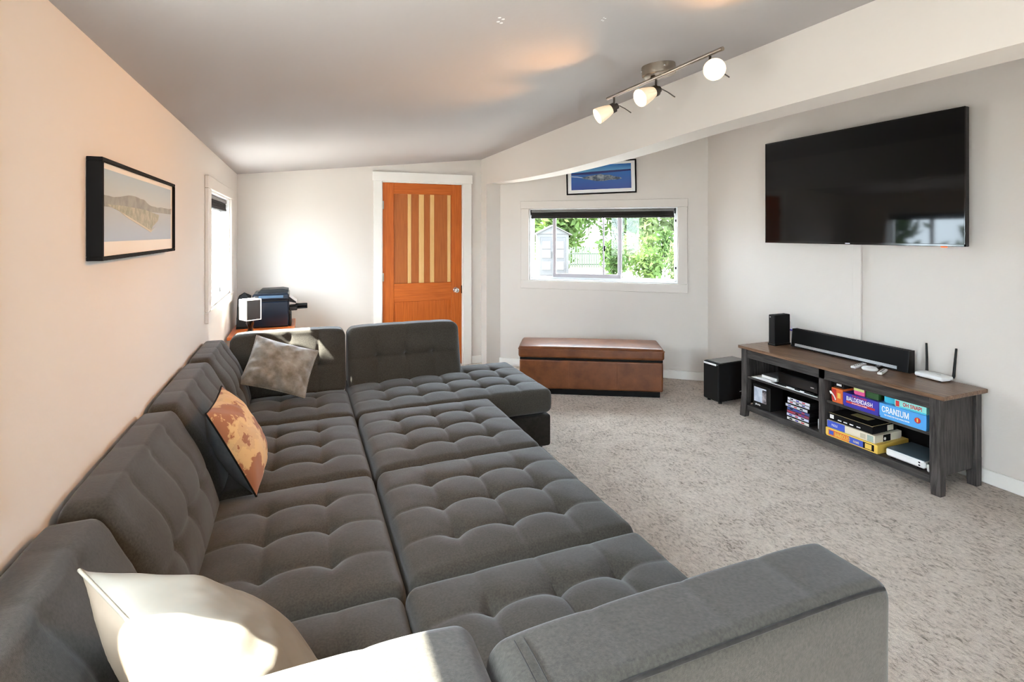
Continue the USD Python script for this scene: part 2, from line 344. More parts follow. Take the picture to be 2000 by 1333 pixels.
stub = box0(BX0, BX1, 5.58, YD + .05, -.02, 2.0535)
struct("wall_header", cat_([hd, stub]), WALL, "dropped beam and stub post dividing the room under the ceiling", "beam", smooth=False)
# baseboards
struct("baseboard_right", bx(XR - .016, XR, YB, 4.19, 0, .085, .004), TRIM, "white baseboard along the right wall", "baseboard")
struct("baseboard_window", onwall(bx(.0, WL, -.016, 0, 0, .088, .004)), TRIM, "white baseboard under the wide window", "baseboard")
struct("baseboard_far", cat_([bx(XL, .715, YD - .015, YD, 0, .088, .004), bx(1.815, BX0, YD - .015, YD, 0, .088, .004)]), TRIM, "white baseboard along the far wall", "baseboard")
struct("baseboard_left", bx(XL, XL + .015, YB, YD, 0, .088, .004), TRIM, "white baseboard along the left wall", "baseboard")

# ---- door
d1 = thing("door_1", "orange fir panel door with four pale vertical strips", "door", (DX0, YD, 0), kind="structure")
dw = DX1 - DX0; T0, T1 = .012, .05      # leaf set back in its frame
st_w = .125
obj("stile", bx(0.004, st_w, T0, T1, .01, DZ - .004, .003), FIR, d1); obj("stile", bx(dw - st_w, dw - .004, T0, T1, .01, DZ - .004, .003), FIR, d1)
for z0, z1 in ((1.925, DZ - .004), (.745, .945), (.01, .22)):
    obj("rail", bx(st_w, dw - st_w, T0, T1, z0, z1, .003), FIRH, d1)
obj("lower_panel", bx(st_w - .005, dw - st_w + .005, T0 + .018, T1 - .008, .21, .75, .002), FIR, d1)
edges = [st_w - .004] + [1.092 - DX0, 1.131 - DX0, 1.216 - DX0, 1.273 - DX0, 1.342 - DX0, 1.388 - DX0, 1.541 - DX0, 1.577 - DX0] + [dw - st_w + .004]
for k in range(9):
    a, b = edges[k], edges[k + 1]
    if k % 2 == 0: obj("upper_board", bx(a, b, T0 + .017, T1 - .006, .94, 1.93, .002), FIRP, d1)
    else: obj("pale_strip", bx(a, b, T0 + .010, T1 - .006, .94, 1.93, .0015), PALEW, d1, label="pale yellow wood strip")
kb = obj("knob", moved(lathe([(0, .0), (.030, .0), (.032, .004), (.030, .009), (.013, .012), (.012, .030), (.022, .036), (.029, .046), (.027, .060), (.016, .068), (0, .070)]), frame((1, 0, 0), (0, 0, 1), (0, -1, 0)), (1.632 - DX0, T0, .852)), CHROME, d1, 40, label="chrome round knob")
obj("latch_plate", bx(dw - .010, dw + .006, T0 - .008, T1, .81, .90, .002), BLACKM, d1)
for z in (1.80, 1.02, .25):
    obj("hinge", cat_([cyl((.003, T0 - .006, z - .045), (.003, T0 - .006, z + .045), .007, 12), bx(-.008, .02, T0 - .003, T0 + .01, z - .045, z + .045, .001)]), NICKEL, d1)
jam = [bx(-.012, .003, -.002, .12, 0, DZ + .012, .001), bx(dw - .003, dw + .012, -.002, .12, 0, DZ + .012, .001), bx(-.012, dw + .012, -.002, .12, DZ - .003, DZ + .012, .001)]
obj("jamb", jam, TRIM, d1)
obj("backing", bx(-.01, dw + .01, .075, .11, 0, DZ, 0), BLACKM, d1)
def casing(name, pieces, label, m=TRIM):
    t = thing(name, label, "casing", kind="structure")
    for p in pieces: obj("casing_board", p, m, t)
    return t
casing("trim_1", [bx(.722, DX0 - .006, YD - .022, YD, 0, DZ + .010, .003), bx(DX1 + .006, 1.812, YD - .022, YD, 0, DZ + .010, .003), bx(.712, 1.822, YD - .026, YD, DZ + .010, 2.158, .003)], "white flat casing around the orange door")

# ---- wide window (window_1) on the angled wall
def window_wide():
    s0, s1, z0, z1 = W1; d = thing("window_1", "wide white sliding window with dark blind in the angled wall", "window", (WA[0], WA[1], 0), math.degrees(math.atan2(WE[1], WE[0])), kind="structure")
    # local here: x along the wall, y INTO the room (rotation puts local y to the left of x)
    ly = V([-WE[1], WE[0]]); sg = 1 if ly @ WN > 0 else -1      # sg*y = outward
    def B(a, b, o0, o1, c, e, bev=.003): return bx(a, b, sg * o0, sg * o1, c, e, bev)
    obj("jamb_lining", [B(s0, s0 + .012, -.004, .13, z0, z1), B(s1 - .012, s1, -.004, .13, z0, z1), B(s0, s1, -.004, .13, z1 - .012, z1), B(s0, s1, -.004, .13, z0, z0 + .014)], VINYL, d)
    fo0, fo1 = .055, .105
    a0, a1, c0, c1 = s0 + .012, s1 - .012, z0 + .014, z1 - .012
    obj("frame", [B(a0, a0 + .022, fo0, fo1, c0, c1), B(a1 - .022, a1, fo0, fo1, c0, c1), B(a0, a1, fo0, fo1, c0, c0 + .028), B(a0, a1, fo0, fo1, c1 - .03, c1)], VINYL, d)
    obj("meeting_stile", B(.862, .906, .070, .11, c0 + .02, c1 - .02), VINYL_SHADED, d)  # stile and sash take the vinyl colour darkened for shade
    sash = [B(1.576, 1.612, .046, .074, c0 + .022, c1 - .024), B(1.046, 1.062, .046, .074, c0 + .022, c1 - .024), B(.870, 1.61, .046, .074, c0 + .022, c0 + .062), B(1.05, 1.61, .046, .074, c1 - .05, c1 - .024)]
    sa = obj("sash", sash, VINYL_SHADED, d)
    obj("latch", B(1.034, 1.048, .034, .052, 1.30, 1.36, .003), BLACKM, sa)
    obj("pane", B(a0 + .02, .87, .086, .090, c0 + .026, c1 - .028, 0), PANE, d)
    obj("pane", B(.90, 1.58, .058, .062, c0 + .06, c1 - .045, 0), PANE, d)
    obj("pane", B(1.60, a1 - .02, .086, .090, c0 + .026, c1 - .028, 0), PANE, d)
    for z in (1.625, 1.135):
        obj("bracket", moved(lathe([(0, 0), (.012, 0), (.012, .012), (0, .014)], 16), frame((0, 1, 0), (0, 0, 1), (1, 0, 0)), (s0 + .012, sg * .030, z)), BLACKM, d)
    return d, B
w1, WB_ = window_wide()
s0, s1, z0, z1 = W1
casing("trim_2", [onwall(bx(s, e, -.020, 0, a, b, .003)) for s, e, a, b in ((s0 - .095, s0 - .002, z0 - .002, z1 + .002), (s1 + .002, s1 + .094, z0 - .002, z1 + .002), (s0 - .10, s1 + .10, z1 + .002, z1 + .085), (s0 - .10, s1 + .10, z0 - .092, z0 - .002))], "beige painted casing around the wide window", TRIMW)
# the blind, gathered under its headrail
bl = thing("roller_blind", "dark folded blind gathered at the top of the wide window", "blind", (WA[0], WA[1], 0), math.degrees(math.atan2(WE[1], WE[0])))
BLINDG = mat("blind_grey", (0.17, 0.165, 0.16), 0.5); BLINDK = mat("blind_dark", (0.014, 0.012, 0.011), 0.8)
b0, b1 = s0 + .030, s1 - .018
obj("headrail", WB_(b0, b1, .004, .046, 1.725, 1.752, .006), BLINDG, bl)
obj("folded_cells", [WB_(b0 + .004, b1 - .004, .006 + .003 * (k % 2), .043 - .003 * (k % 2), 1.682 + .007 * k, 1.689 + .007 * k, .002) for k in range(6)], BLINDK, bl)
obj("bottom_rail", WB_(b0 + .002, b1 - .002, .004, .044, 1.660, 1.681, .004), BLINDK, bl)
for a, b in ((b0 - .012, b0 + .002), (b1 - .002, b1 + .004)): obj("end_cap", WB_(a, b, .002, .048, 1.700, 1.756, .003), BLACK, bl)

# ---- left windows
def side_window(name, lw, label, blind_label):
    y0, y1, z0, z1 = lw
    d = thing(name, label, "window", (XL, 0, 0), kind="structure")
    obj("jamb_lining", [bx(-.13, .004, y0, y0 + .012, z0, z1), bx(-.13, .004, y1 - .012, y1, z0, z1), bx(-.13, .004, y0, y1, z1 - .012, z1), bx(-.13, .004, y0, y1, z0, z0 + .014)], VINYL, d)
    obj("frame", [bx(-.11, -.065, y0 + .012, y0 + .045, z0 + .014, z1 - .012), bx(-.11, -.065, y1 - .045, y1 - .012, z0 + .014, z1 - .012), bx(-.11, -.065, y0 + .012, y1 - .012, z0 + .014, z0 + .05), bx(-.11, -.065, y0 + .012, y1 - .012, z1 - .045, z1 - .012), bx(-.11, -.065, (y0 + y1) / 2 - .02, (y0 + y1) / 2 + .02, z0 + .03, z1 - .03)], VINYL, d)
    obj("pane", bx(-.092, -.088, y0 + .03, (y0 + y1) / 2, z0 + .03, z1 - .03, 0), PANE, d); obj("pane", bx(-.084, -.080, (y0 + y1) / 2, y1 - .03, z0 + .03, z1 - .03, 0), PANE, d)
    b = thing("folded_blind", blind_label, "blind", (XL, 0, 0))
    obj("headrail", bx(-.060, -.015, y0 + .016, y1 - .016, z1 - .042, z1 - .014, .005), BLINDG, b)
    obj("folded_cells", [bx(-.056 + .003 * (k % 2), -.019 - .003 * (k % 2), y0 + .018, y1 - .018, z1 - .086 + .007 * k, z1 - .079 + .007 * k, .002) for k in range(6)], BLINDK, b)
    obj("bottom_rail", bx(-.058, -.017, y0 + .017, y1 - .017, z1 - .108, z1 - .087, .004), BLINDK, b)
    return d
side_window("window_2", LW1, "bright white window in the left wall by the far corner", "dark folded blind at the top of the left wall window")
side_window("window_3", LW2, "white window added in the left wall beside the camera for light", "dark folded blind in the added window beside the camera")  # unseen window, added for sky light and sun on the near backrest
def side_casing(name, lw, label):
    y0, y1, z0, z1 = lw; t = XL + .022
    casing(name, [bx(XL, t, y0 - .125, y0 - .002, z0 - .002, z1 + .002, .003), bx(XL, t, y1 + .002, y1 + .10, z0 - .002, z1 + .002, .003), bx(XL, t + .002, y0 - .13, y1 + .11, z1 + .002, z1 + .085, .003), bx(XL, t + .002, y0 - .13, y1 + .11, z0 - .075, z0 - .002, .003)], label, TRIMW)
side_casing("trim_3", LW1, "beige casing around the left wall window"); side_casing("trim_4", LW2, "beige casing around the added window beside the camera")
# unseen patio door added behind the camera to let daylight in
pd = thing("door_2", "glazed white patio door added in the rear wall for daylight", "door", (0, YB, 0), kind="structure")
x0, x1, z0, z1 = PD
obj("frame", [bx(x0, x0 + .06, -.11, -.02, z0, z1), bx(x1 - .06, x1, -.11, -.02, z0, z1), bx(x0, x1, -.11, -.02, z1 - .06, z1), bx(x0, x1, -.11, -.02, z0, z0 + .06), bx((x0 + x1) / 2 - .045, (x0 + x1) / 2 + .045, -.10, -.03, z0, z1)], VINYL, pd)
for a, b in ((x0 + .05, (x0 + x1) / 2), ((x0 + x1) / 2, x1 - .05)): obj("pane", bx(a, b, -.068, -.064, z0 + .05, z1 - .05, 0), PANE, pd)

# ================================================================ THE SECTIONAL SOFA
GS = "modules of the charcoal tufted sectional"
ZT, ZS, ZB = .425, .262, .25
def feet(o, x0, x1, y0, y1):
    for x in (x0 + .07, x1 - .07):
        for y in (y0 + .07, y1 - .07):
            obj("foot", trimesh.creation.cone(.03, .05, sections=4) if False else bx(x - .025, x + .025, y - .025, y + .025, 0, .045, .003), BLACK, o)
def base(o, x0, x1, y0, y1):
    m, n = gridbox((x1 - x0, y1 - y0, ZB - .035), .018, .08)
    obj("base", moved(m, t=((x0 + x1) / 2, (y0 + y1) / 2, (ZB + .035) / 2)), FABD, o); feet(o, x0, x1, y0, y1)
def stitch(o, parent, x0, x1, y0, y1, z):
    pass
def lines(lo, hi, n): return list(np.linspace(lo, hi, n + 1)[1:-1])
G = .006
C0, C1, C2 = -.575, .304, 1.14        # columns
R0, R1, R2, R3, R4 = 4.09, 3.245, 2.425, 1.598, .70
XF = -.30                              # where the left seats meet their backs
def add_seat(o, x0, x1, y0, y1, xl, yl, seed, **kw):
    return obj("seat_cushion", moved(seat_mesh(x0 + G, x1 - G, y0 + G, y1 - G, ZS, ZT, xl, yl, seed=seed, **kw)), FAB, o, 60)
def left_back(o, y0, y1, seed, top=.805):
    L = y1 - y0 - .008; h = top - .385
    m = back_mesh(L, .285, .125, h, lines(-L / 2, L / 2, 4), [h * .46, h * .93], seed=seed, belly=.042, r=.055)
    return obj("back_cushion", moved(m, t=(C0 + .006, (y0 + y1) / 2, .385)), FAB, o, 60)
def rear_back(o, x0, x1, y_front, seed, top, n=4, facing=-1, t0=.27, t1=.14, rows=1, rr=.045, y_back=None):
    """A back cushion along x. facing -1: its front looks to -y (the far row), +1: to +y (the near row)."""
    L = x1 - x0 - .008; h = top - .385
    m = back_mesh(L, t0, t1, h, lines(-L / 2, L / 2, n), [h * .52] if rows == 1 else [h * .46, h * .93], seed=seed, A=.020, B=.036, r=rr, belly=.026)
    R = frame((0, facing, 0), (1, 0, 0), (0, 0, 1)) if facing > 0 else frame((0, -1, 0), (1, 0, 0), (0, 0, 1))
    m = moved(m, R, ((x0 + x1) / 2, y_back, .385))
    if np.linalg.det(R) < 0: m.invert()
    return obj("back_cushion", m, FAB, o, 60)
tx = lines(C1 - .84, C1, 4)            # tuft lines of the left column (seat runs under the back)
txl = [a for a in tx if a > XF + .05]
def welt(o, x0, x1, t0, t1, top, y_back):
    """Stitched welt along the rear top edge and round the end of a near back cushion."""
    L = x1 - x0 - .008; xs = np.linspace(x0 + .03, x1 - .03, 40); e = np.clip(1 - (2 * (xs - (x0 + x1) / 2) / L) ** 6, 0, 1)
    obj("seam_welt", tube(np.stack([xs, np.full(40, y_back + .0055), top - .0105 + .011 * e], -1), .0042, 6), FABD, o, True)
    for k, q in enumerate((.045, .062)):
        xx = x0 + q; zt = top + .012
        obj("stitch_line", tube([(xx, y_back + .03, zt + .001), (xx, y_back + t1 * .5, zt + .0025), (xx, y_back + t1 - .035, zt + .001)], .0011, 5), FABD, o, True)
# far corner module: two backs
o = thing("sofa_corner", "charcoal tufted sofa corner below the printer holding the silver pillow", "sofa module", group=GS)
base(o, C0 + .01, C1 - .004, R1 + .006, R0)
add_seat(o, XF - .03, C1, R1, 3.80, txl, lines(R1, R0, 4)[:2], 1)
left_back(o, R1, 3.86, 11)
rear_back(o, C0 + .13, C1, None, 12, .800, facing=-1, y_back=R0 + .01, rows=2)
# far chaise with its back
o = thing("sofa_chaise", "charcoal tufted chaise with low back in front of the orange door", "sofa module", group=GS)
base(o, C1 + .004, 1.60, R1 + .012, R0)
seat = seat_mesh(C1 + G, 1.605, R1 + G, R0 + .01, ZS, ZT, lines(C1, 1.605, 6), lines(R1, R0, 4), seed=2)
obj("seat_cushion", seat, FAB, o, 60)
m = rear_back(o, C1 + .004, 1.145, None, 13, .800, facing=-1, y_back=R0 + .005)
# two middle seats of the left column
for k, (ya, yb, lab) in enumerate(((R2, R1, "charcoal sofa seat module behind the orange map pillow, second from far corner"), (R3, R2, "charcoal sofa seat module between the orange and the cream pillow"))):
    o = thing("sofa_module", lab, "sofa module", group=GS)
    base(o, C0 + .01, C1 - .004, ya + .004, yb - .004)
    add_seat(o, XF - .03, C1, ya, yb, txl, lines(ya, yb, 4), 3 + k)
    left_back(o, ya, yb, 14 + k)
# near corner module
o = thing("sofa_corner", "charcoal sofa corner nearest the camera under the cream pillow", "sofa module", group=GS)
base(o, C0 + .01, .28, R4 + .02, R3 - .006)
add_seat(o, XF - .03, .288, .92, R3, txl, [R3 - .21 * k for k in (1, 2)], 6)
left_back(o, .86, R3, 17)
rear_back(o, C0 + .1, .285, None, 18, .815, facing=1, t0=.28, t1=.235, y_back=.665, rr=.035)
welt(o, C0 + .1, .285, .28, .235, .815, .665)
# near chaise
o = thing("sofa_chaise", "charcoal tufted chaise whose grey back faces the camera at lower right", "sofa module", group=GS)
base(o, .30, 1.10, R4 + .02, R3 - .006)
seat = seat_mesh(.292, 1.125, .86, R3 - G, ZS, ZT + .012, lines(.292, 1.125, 4), [R3 - .20 * k for k in (1, 2, 3)], seed=7)
obj("seat_cushion", seat, FAB, o, 60)
rear_back(o, .283, 1.085, None, 19, .812, facing=1, t0=.26, t1=.165, y_back=.675, rr=.035)
welt(o, .283, 1.085, .26, .165, .812, .675)
# the two ottomans filling the middle
for k, (ya, yb, lab) in enumerate(((R2, R1 - .006, "charcoal tufted ottoman in the sofa's middle beside the far chaise"), (R3 + .012, R2, "charcoal tufted ottoman in the sofa's middle beside the near chaise"))):
    o = thing("tufted_ottoman", lab, "ottoman", group=GS)
    base(o, C1 + .014, C2 - .02, ya + .01, yb - .01)
    obj("seat_cushion", seat_mesh(C1 + .016, C2, ya + G, yb - G, ZS, ZT + .004, lines(C1, C2, 4), lines(ya, yb, 4), seed=8 + k, A=.019, B=.034), FAB, o, 60)

# ---- pillows
VELV = mat("silver_velvet", (0.16, 0.135, 0.10), 0.6, color2=(0.33, 0.305, 0.265), scale=14, detail=5, sheen=0.8)
def map_mat():
    n = {"t": ("texture_coordinate", {}), "n": ("noise_texture", {"scale": 5.2, "detail": 7.0, "roughness": 0.62}), "r": ("rgb_ramp", {"interpolate": False, "ramp": [(0, (0.30, 0.115, 0.050)), (0.47, (0.50, 0.30, 0.13)), (0.485, (0.60, 0.39, 0.18)), (0.56, (0.52, 0.33, 0.16)), (0.62, (0.28, 0.11, 0.05))]}),
         "p": ("principled_bsdf", {"roughness": 0.75, "sheen_weight": 0.15})}
    return usdkit.material(stage, "/World/Looks/map_print_fabric", n, [("t.object", "n.vector"), ("n.fac", "r.fac"), ("r.color", "p.base_color")], surface="p.BSDF")
MAPF = map_mat()
SLATE = mat("slate_cover", (0.055, 0.062, 0.068), 0.8, color2=(0.085, 0.092, 0.098), scale=20)
CREAM = mat("cream_cover", (0.205, 0.150, 0.103), 0.7, color2=(0.24, 0.182, 0.13), scale=6)
CREAMB = mat("cream_back", (0.205, 0.185, 0.152), 0.75, color2=(0.24, 0.218, 0.18), scale=6)
PIPEC = mat("cream_piping", (0.25, 0.22, 0.17), 0.8)
pillow("throw_pillow", "silver grey crushed velvet pillow in the far sofa corner", (-.12, 3.695, .640), (.385, 0, -.135), (.06, .21, .27), .40, .335, .14, VELV, VELV, VELV, 2, .012)
pillow("throw_pillow", "orange and cream map print pillow with slate back against the left backrest", (-.250, 2.535, .618), (0.02, 1, .01), (-.165, 0, .33), .38, .40, .17, MAPF, SLATE, BLACKM, 5, .005)
T_ = V([-.435, 1.305, .862]); e1 = V([.6, -.8, -.15]) / np.linalg.norm([.6, -.8, -.15]); e2 = V([.325, .115, -.375]) / np.linalg.norm([.325, .115, -.375])
pillow("throw_pillow", "large cream pillow leaning in the corner nearest the camera", T_ + e1 * .235 + e2 * .255, e1, -e2, .47, .50, .21, CREAM, CREAMB, PIPEC, 9, .008)

# ================================================================ LEATHER BENCH
ob = thing("storage_bench", "brown leather storage bench under the wide window", "bench", (1.885, 4.515, 0), -28.5)
BL, BD = 1.315, .43
m, n = gridbox((BL - .01, BD - .01, .27), .016, .05); obj("body", moved(m, t=(BL / 2, BD / 2, .055 + .135)), LEATHER, ob, 60)
obj("plinth", bx(.03, BL - .03, .03, BD - .03, 0, .055, .003), BLACKM, ob)
m, n = gridbox((BL + .012, BD + .012, .105), .026, .025); v = np.array(m.vertices); up = np.clip(n[:, 2], 0, 1)
v[:, 2] += up * .012 * np.clip(1 - (2 * v[:, 0] / BL) ** 4, 0, 1) * np.clip(1 - (2 * v[:, 1] / BD) ** 4, 0, 1)
obj("lid", moved(trimesh.Trimesh(v, m.faces, process=False), t=(BL / 2, BD / 2, .340 + .0525)), LEATHER, ob, 60)
obj("lid_gap", bx(.008, BL - .008, .008, BD - .008, .322, .342, 0), BLACKM, ob)
rr = .028
loop = [(BL / 2 + sx * (BL / 2 + .004), BD / 2 + sy * (BD / 2 + .004), .425) for sx, sy in ((-1, -1), (1, -1), (1, 1), (-1, 1), (-1, -1))]
obj("piping", cat_([tube([loop[i], V(loop[i]) * .5 + V(loop[i + 1]) * .5, loop[i + 1]], .004, 6) for i in range(4)]), LEATHER, ob, True)
for a in (.46, .90): obj("seam", bx(a - .002, a + .002, .0035, .0065, .062, .318, .001), LEATHER, ob)

# ================================================================ TV, RACEWAY
tv = thing("television", "large black flat television mounted on the right wall", "television", (XR, 2.655, 1.84))
hw, hh = .7355, .425
obj("body", bx(-.098, -.062, -hw, hw, -hh, hh, .004), BLACK, tv)
obj("bezel", [bx(-.104, -.096, -hw, hw, -hh, -hh + .016, .002), bx(-.104, -.096, -hw, hw, hh - .008, hh, .002), bx(-.104, -.096, -hw, -hw + .008, -hh, hh, .002), bx(-.104, -.096, hw - .008, hw, -hh, hh, .002)], BLACKG, tv)
obj("screen", bx(-.101, -.097, -hw + .008, hw - .008, -hh + .016, hh - .008, 0), SCREEN, tv)
obj("wall_mount", bx(-.064, 0, -.25, .25, -.2, .2, .004), BLACKM, tv)
obj("badge", bx(-.1055, -.103, -.018, .018, -hh + .004, -hh + .011, .001), SILVER, tv)
obj("standby_light", bx(-.100, -.090, -hw + .10, -hw + .135, -hh - .008, -hh + .001, .002), mat("red_led", (.5, .05, .02), .4, emit=(1, .15, .03), estr=.6), tv)
solo("cable_cover", bx(XR - .016, XR, 2.615, 2.68, .30, 1.43, .004), WALL, "white cable cover strip running from television to stand", "cable cover")

# ================================================================ TV STAND
SX0, SX1, SY0, SY1, SZ = 3.352, 3.775, 1.835, 3.335, .575
sd = thing("tv_stand", "dark grey wood television stand with open shelves and brown top", "tv stand", (0, 0, 0))
obj("top", bx(SX0, SX1, SY0, SY1, SZ - .024, SZ, .003), TOPW, sd, label="brown wood top")
def leg(cx, cy, sy):
    t = .028; b = .028
    return cat_([bx(cx - t, cx + t, cy - t, cy + t, .16, SZ - .024, .003), hullpts([(cx + a * t, cy + c * t, .162) for a in (-1, 1) for c in (-1, 1)] + [(cx - .012 + a * .024, cy + sy * .010 + c * .024, 0.0) for a in (-1, 1) for c in (-1, 1)])])
fx, rx = SX0 + .042, SX1 - .038
for x in (fx, rx):
    for y, s in ((SY0 + .055, -1), (SY1 - .050, 1)): obj("leg", leg(x, y, s), GREYW, sd, 30)
yA, yB = SY0 + .083, SY1 - .078
F0 = SX0 + .022
obj("apron", bx(F0, F0 + .022, yA, yB, .482, SZ - .024, .002), GREYWY, sd)
obj("side_panel", bx(fx, rx, SY0 + .042, SY0 + .058, .10, SZ - .024, .002), GREYW, sd); obj("side_panel", bx(fx, rx, SY1 - .058, SY1 - .042, .10, SZ - .024, .002), GREYW, sd)
obj("back_panel", bx(rx + .01, rx + .018, yA, yB, .08, SZ - .03, 0), BLACKM, sd)
obj("bottom_shelf", bx(F0, rx, yA, yB, .072, .098, .002), GREYWY, sd)
obj("bottom_rail", bx(F0 - .002, F0 + .02, yA, yB, .055, .100, .002), GREYWY, sd)
obj("divider", bx(F0, rx, 2.575, 2.622, .098, .55, .002), GREYW, sd)
LSH, RSH = .335, .338
obj("shelf", bx(F0 + .004, rx, 2.622, yB, LSH - .018, LSH, .002), GREYWY, sd); obj("shelf", bx(F0 + .02, rx, yA, 2.575, RSH - .018, RSH, .002), GREYWY, sd)

def flat(c, name): return mat(name, c, .45)
RED, DBLUE, BLUE2, SKYB, TEAL, YEL, ORNG, IVORY, PINK, GRN, LIME = (flat(c, n) for c, n in (((.55, .03, .03), "print_red"), ((.035, .03, .36), "print_indigo"), ((.05, .10, .55), "print_blue"), ((.08, .36, .78), "print_sky"), ((.30, .72, .66), "print_teal"), ((.82, .55, .10), "print_yellow"), ((.78, .16, .03), "print_orange"), ((.74, .66, .52), "print_ivory"), ((.80, .10, .30), "print_pink"), ((.03, .10, .03), "print_green"), ((.62, .68, .25), "print_lime")))
WPRINT = flat((.85, .85, .85), "print_white"); CYAN = flat((.05, .50, .68), "print_cyan")
def game(name, label, x0, x1, y0, y1, z0, z1, m, rz=0, cat="board game"):
    c = V([(x0 + x1) / 2, (y0 + y1) / 2, z0]); o = thing(name, label, cat, c, rz, "games on the right shelves"); o_dim = (x1 - x0, y1 - y0, z1 - z0)
    hx, hy, hz = o_dim[0] / 2, o_dim[1] / 2, o_dim[2]
    obj("lid", bx(-hx, hx, -hy, hy, hz * .12, hz, .0015), m, o); obj("tray", bx(-hx + .003, hx - .003, -hy + .003, hy - .003, 0, hz * .5, .001), m, o)
    return o, hx, hy, hz
def patch(o, name, m, hx, ya, yb, za, zb, lift=.0008): return obj(name, bx(-hx - lift, -hx + .002, ya, yb, za, zb, 0), m, o)
g0 = SX0 + .040
# upper right shelf
o, hx, hy, hz = game("board_game", "orange red game box with white cord loop on upper shelf", g0 + .005, g0 + .27, 2.462, 2.542, RSH, .436, ORNG)
patch(o, "yellow_emblem", YEL, hx, -.026, -.004, .035, .07); patch(o, "red_band", RED, hx, .006, .036, .01, .09)
pts = [(-hx - .004 - .02 * math.sin(t) * 1.0, .022 + .018 * math.cos(t * 1.0) + .012 * t / 6, .035 + .04 * math.sin(t * .9 + .5)) for t in np.linspace(0, 5.2, 26)]
obj("cord_loop", tube(pts, .0042, 8), WPRINT, o, True, label="white cord loop")
o, hx, hy, hz = game("board_game", "indigo blue game box reading BALDERDASH between orange box and blue box", g0 - .002, g0 + .26, 2.219, 2.455, RSH, .428, DBLUE)
obj("title", lettering("BALDERDASH", .026, .172, (-hx - .0002, .092, .044)), WPRINT, o, False, label="white lettering"); obj("subtitle", lettering("THE CLASSIC", .010, .10, (-hx - .0002, .055, .075)), RED, o, False, label="red lettering")
patch(o, "red_band", RED, hx, -.095, .095, .026, .040, .0004); obj("tagline", lettering("BLUFFING GAME", .006, .10, (-hx - .0006, .055, .030)), WPRINT, o, False)
o, hx, hy, hz = game("board_game", "sky blue game box reading Cranium on the upper shelf", g0 - .004, g0 + .26, 1.945, 2.214, RSH, .430, SKYB)
obj("title", lettering("CRANIUM", .036, .158, (-hx - .0002, .118, .040)), WPRINT, o, False, label="white lettering"); obj("tagline", lettering("THE GAME FOR YOUR WHOLE BRAIN", .008, .148, (-hx - .0002, .105, .020)), WPRINT, o, False)
obj("brain_emblem", moved(trimesh.creation.cylinder(.017, .002, sections=24), FACE_MX, (-hx, -.088, .050)), RED, o, label="red round emblem")
obj("emblem_stripe", bx(-hx - .0016, -hx, -.091, -.084, .040, .062, 0), YEL, o)
o, hx, hy, hz = game("board_game", "teal game box with red title lying on the blue Cranium box", g0 + .002, g0 + .25, 1.948, 2.125, .430, .478, TEAL)
obj("title", lettering("OH SNAP!", .022, .105, (-hx - .0002, .040, .016)), RED, o, False, label="red lettering"); patch(o, "red_figure", RED, hx, .062, .082, .006, .040); patch(o, "pale_band", CYAN, hx, -.088, .06, .002, .010)
o, hx, hy, hz = game("board_game", "cyan game box beside the teal box under the apron", g0 + .03, g0 + .25, 2.132, 2.205, .430, .468, CYAN)
o, hx, hy, hz = game("card_game", "pink and lime small box standing on the indigo game", g0 + .02, g0 + .12, 2.325, 2.395, .428, .473, PINK, cat="card game")
patch(o, "lime_band", LIME, hx, -.0345, .0345, .026, .043)
o, hx, hy, hz = game("card_game", "dark green small box standing on the indigo game", g0 + .02, g0 + .12, 2.235, 2.318, .428, .470, GRN, cat="card game")
o, hx, hy, hz = game("card_game", "black small box with white mark on the orange game", g0 + .03, g0 + .15, 2.47, 2.54, .436, .472, BLACKM, cat="card game")
patch(o, "white_mark", WPRINT, hx, -.018, .018, .014, .028)
# lower right shelf
BZ = .098
o, hx, hy, hz = game("board_game", "yellow edged game box reading Bamboleo at the bottom of the stack", g0 - .014, g0 + .29, 2.218, 2.572, BZ, .156, YEL)
patch(o, "orange_panel", ORNG, hx, .01, .155, .010, .050); obj("title", lettering("BAMBOLEO", .026, .105, (-hx - .001, .108, .017)), YEL, o, False, label="yellow lettering")
patch(o, "blue_panel", BLUE2, hx, -.085, .010, .010, .050); patch(o, "blue_badge", BLUE2, hx, .118, .150, .018, .044, .0016); patch(o, "dark_panel", BLACKM, hx, -.155, -.085, .010, .050); patch(o, "yellow_panel", YEL, hx, -.140, -.098, .014, .046, .0016); obj("tagline", lettering("GAME", .014, .04, (-hx - .001, -.020, .022)), IVORY, o, False)
o, hx, hy, hz = game("board_game", "ivory game box with blue end lying in the middle of the stack", g0 - .006, g0 + .255, 2.240, 2.568, .156, .206, IVORY)
patch(o, "blue_end", BLUE2, hx, .035, .160, .003, .049); obj("logo", lettering("PUZZLE", .014, .042, (-hx - .001, .128, .018)), WPRINT, o, False); patch(o, "picture", flat((.35, .42, .36), "print_sage"), hx, -.155, -.115, .006, .044); patch(o, "picture", flat((.50, .45, .33), "print_tan"), hx, -.105, -.07, .010, .040)
obj("end_label", bx(-.05, .02, -hy - .0008, -hy + .002, .004, .046, 0), BLACKM, o); obj("round_logo", moved(trimesh.creation.cylinder(.010, .002, sections=18), frame((1, 0, 0), (0, 0, 1), (0, -1, 0)), (-.035, -hy - .001, .022)), WPRINT, o)
o, hx, hy, hz = game("board_game", "black game box with gold trim on top of the lower stack", g0 + .006, g0 + .25, 2.262, 2.566, .206, .254, BLACKM)
patch(o, "white_label", WPRINT, hx, .112, .140, .014, .040)
for k, y in enumerate((.070, .030, -.012, -.060)): patch(o, "white_word", WPRINT, hx, y - .013, y + .013, .012, .020)
GOLD = mat("gold_print", (.45, .36, .16), .4)
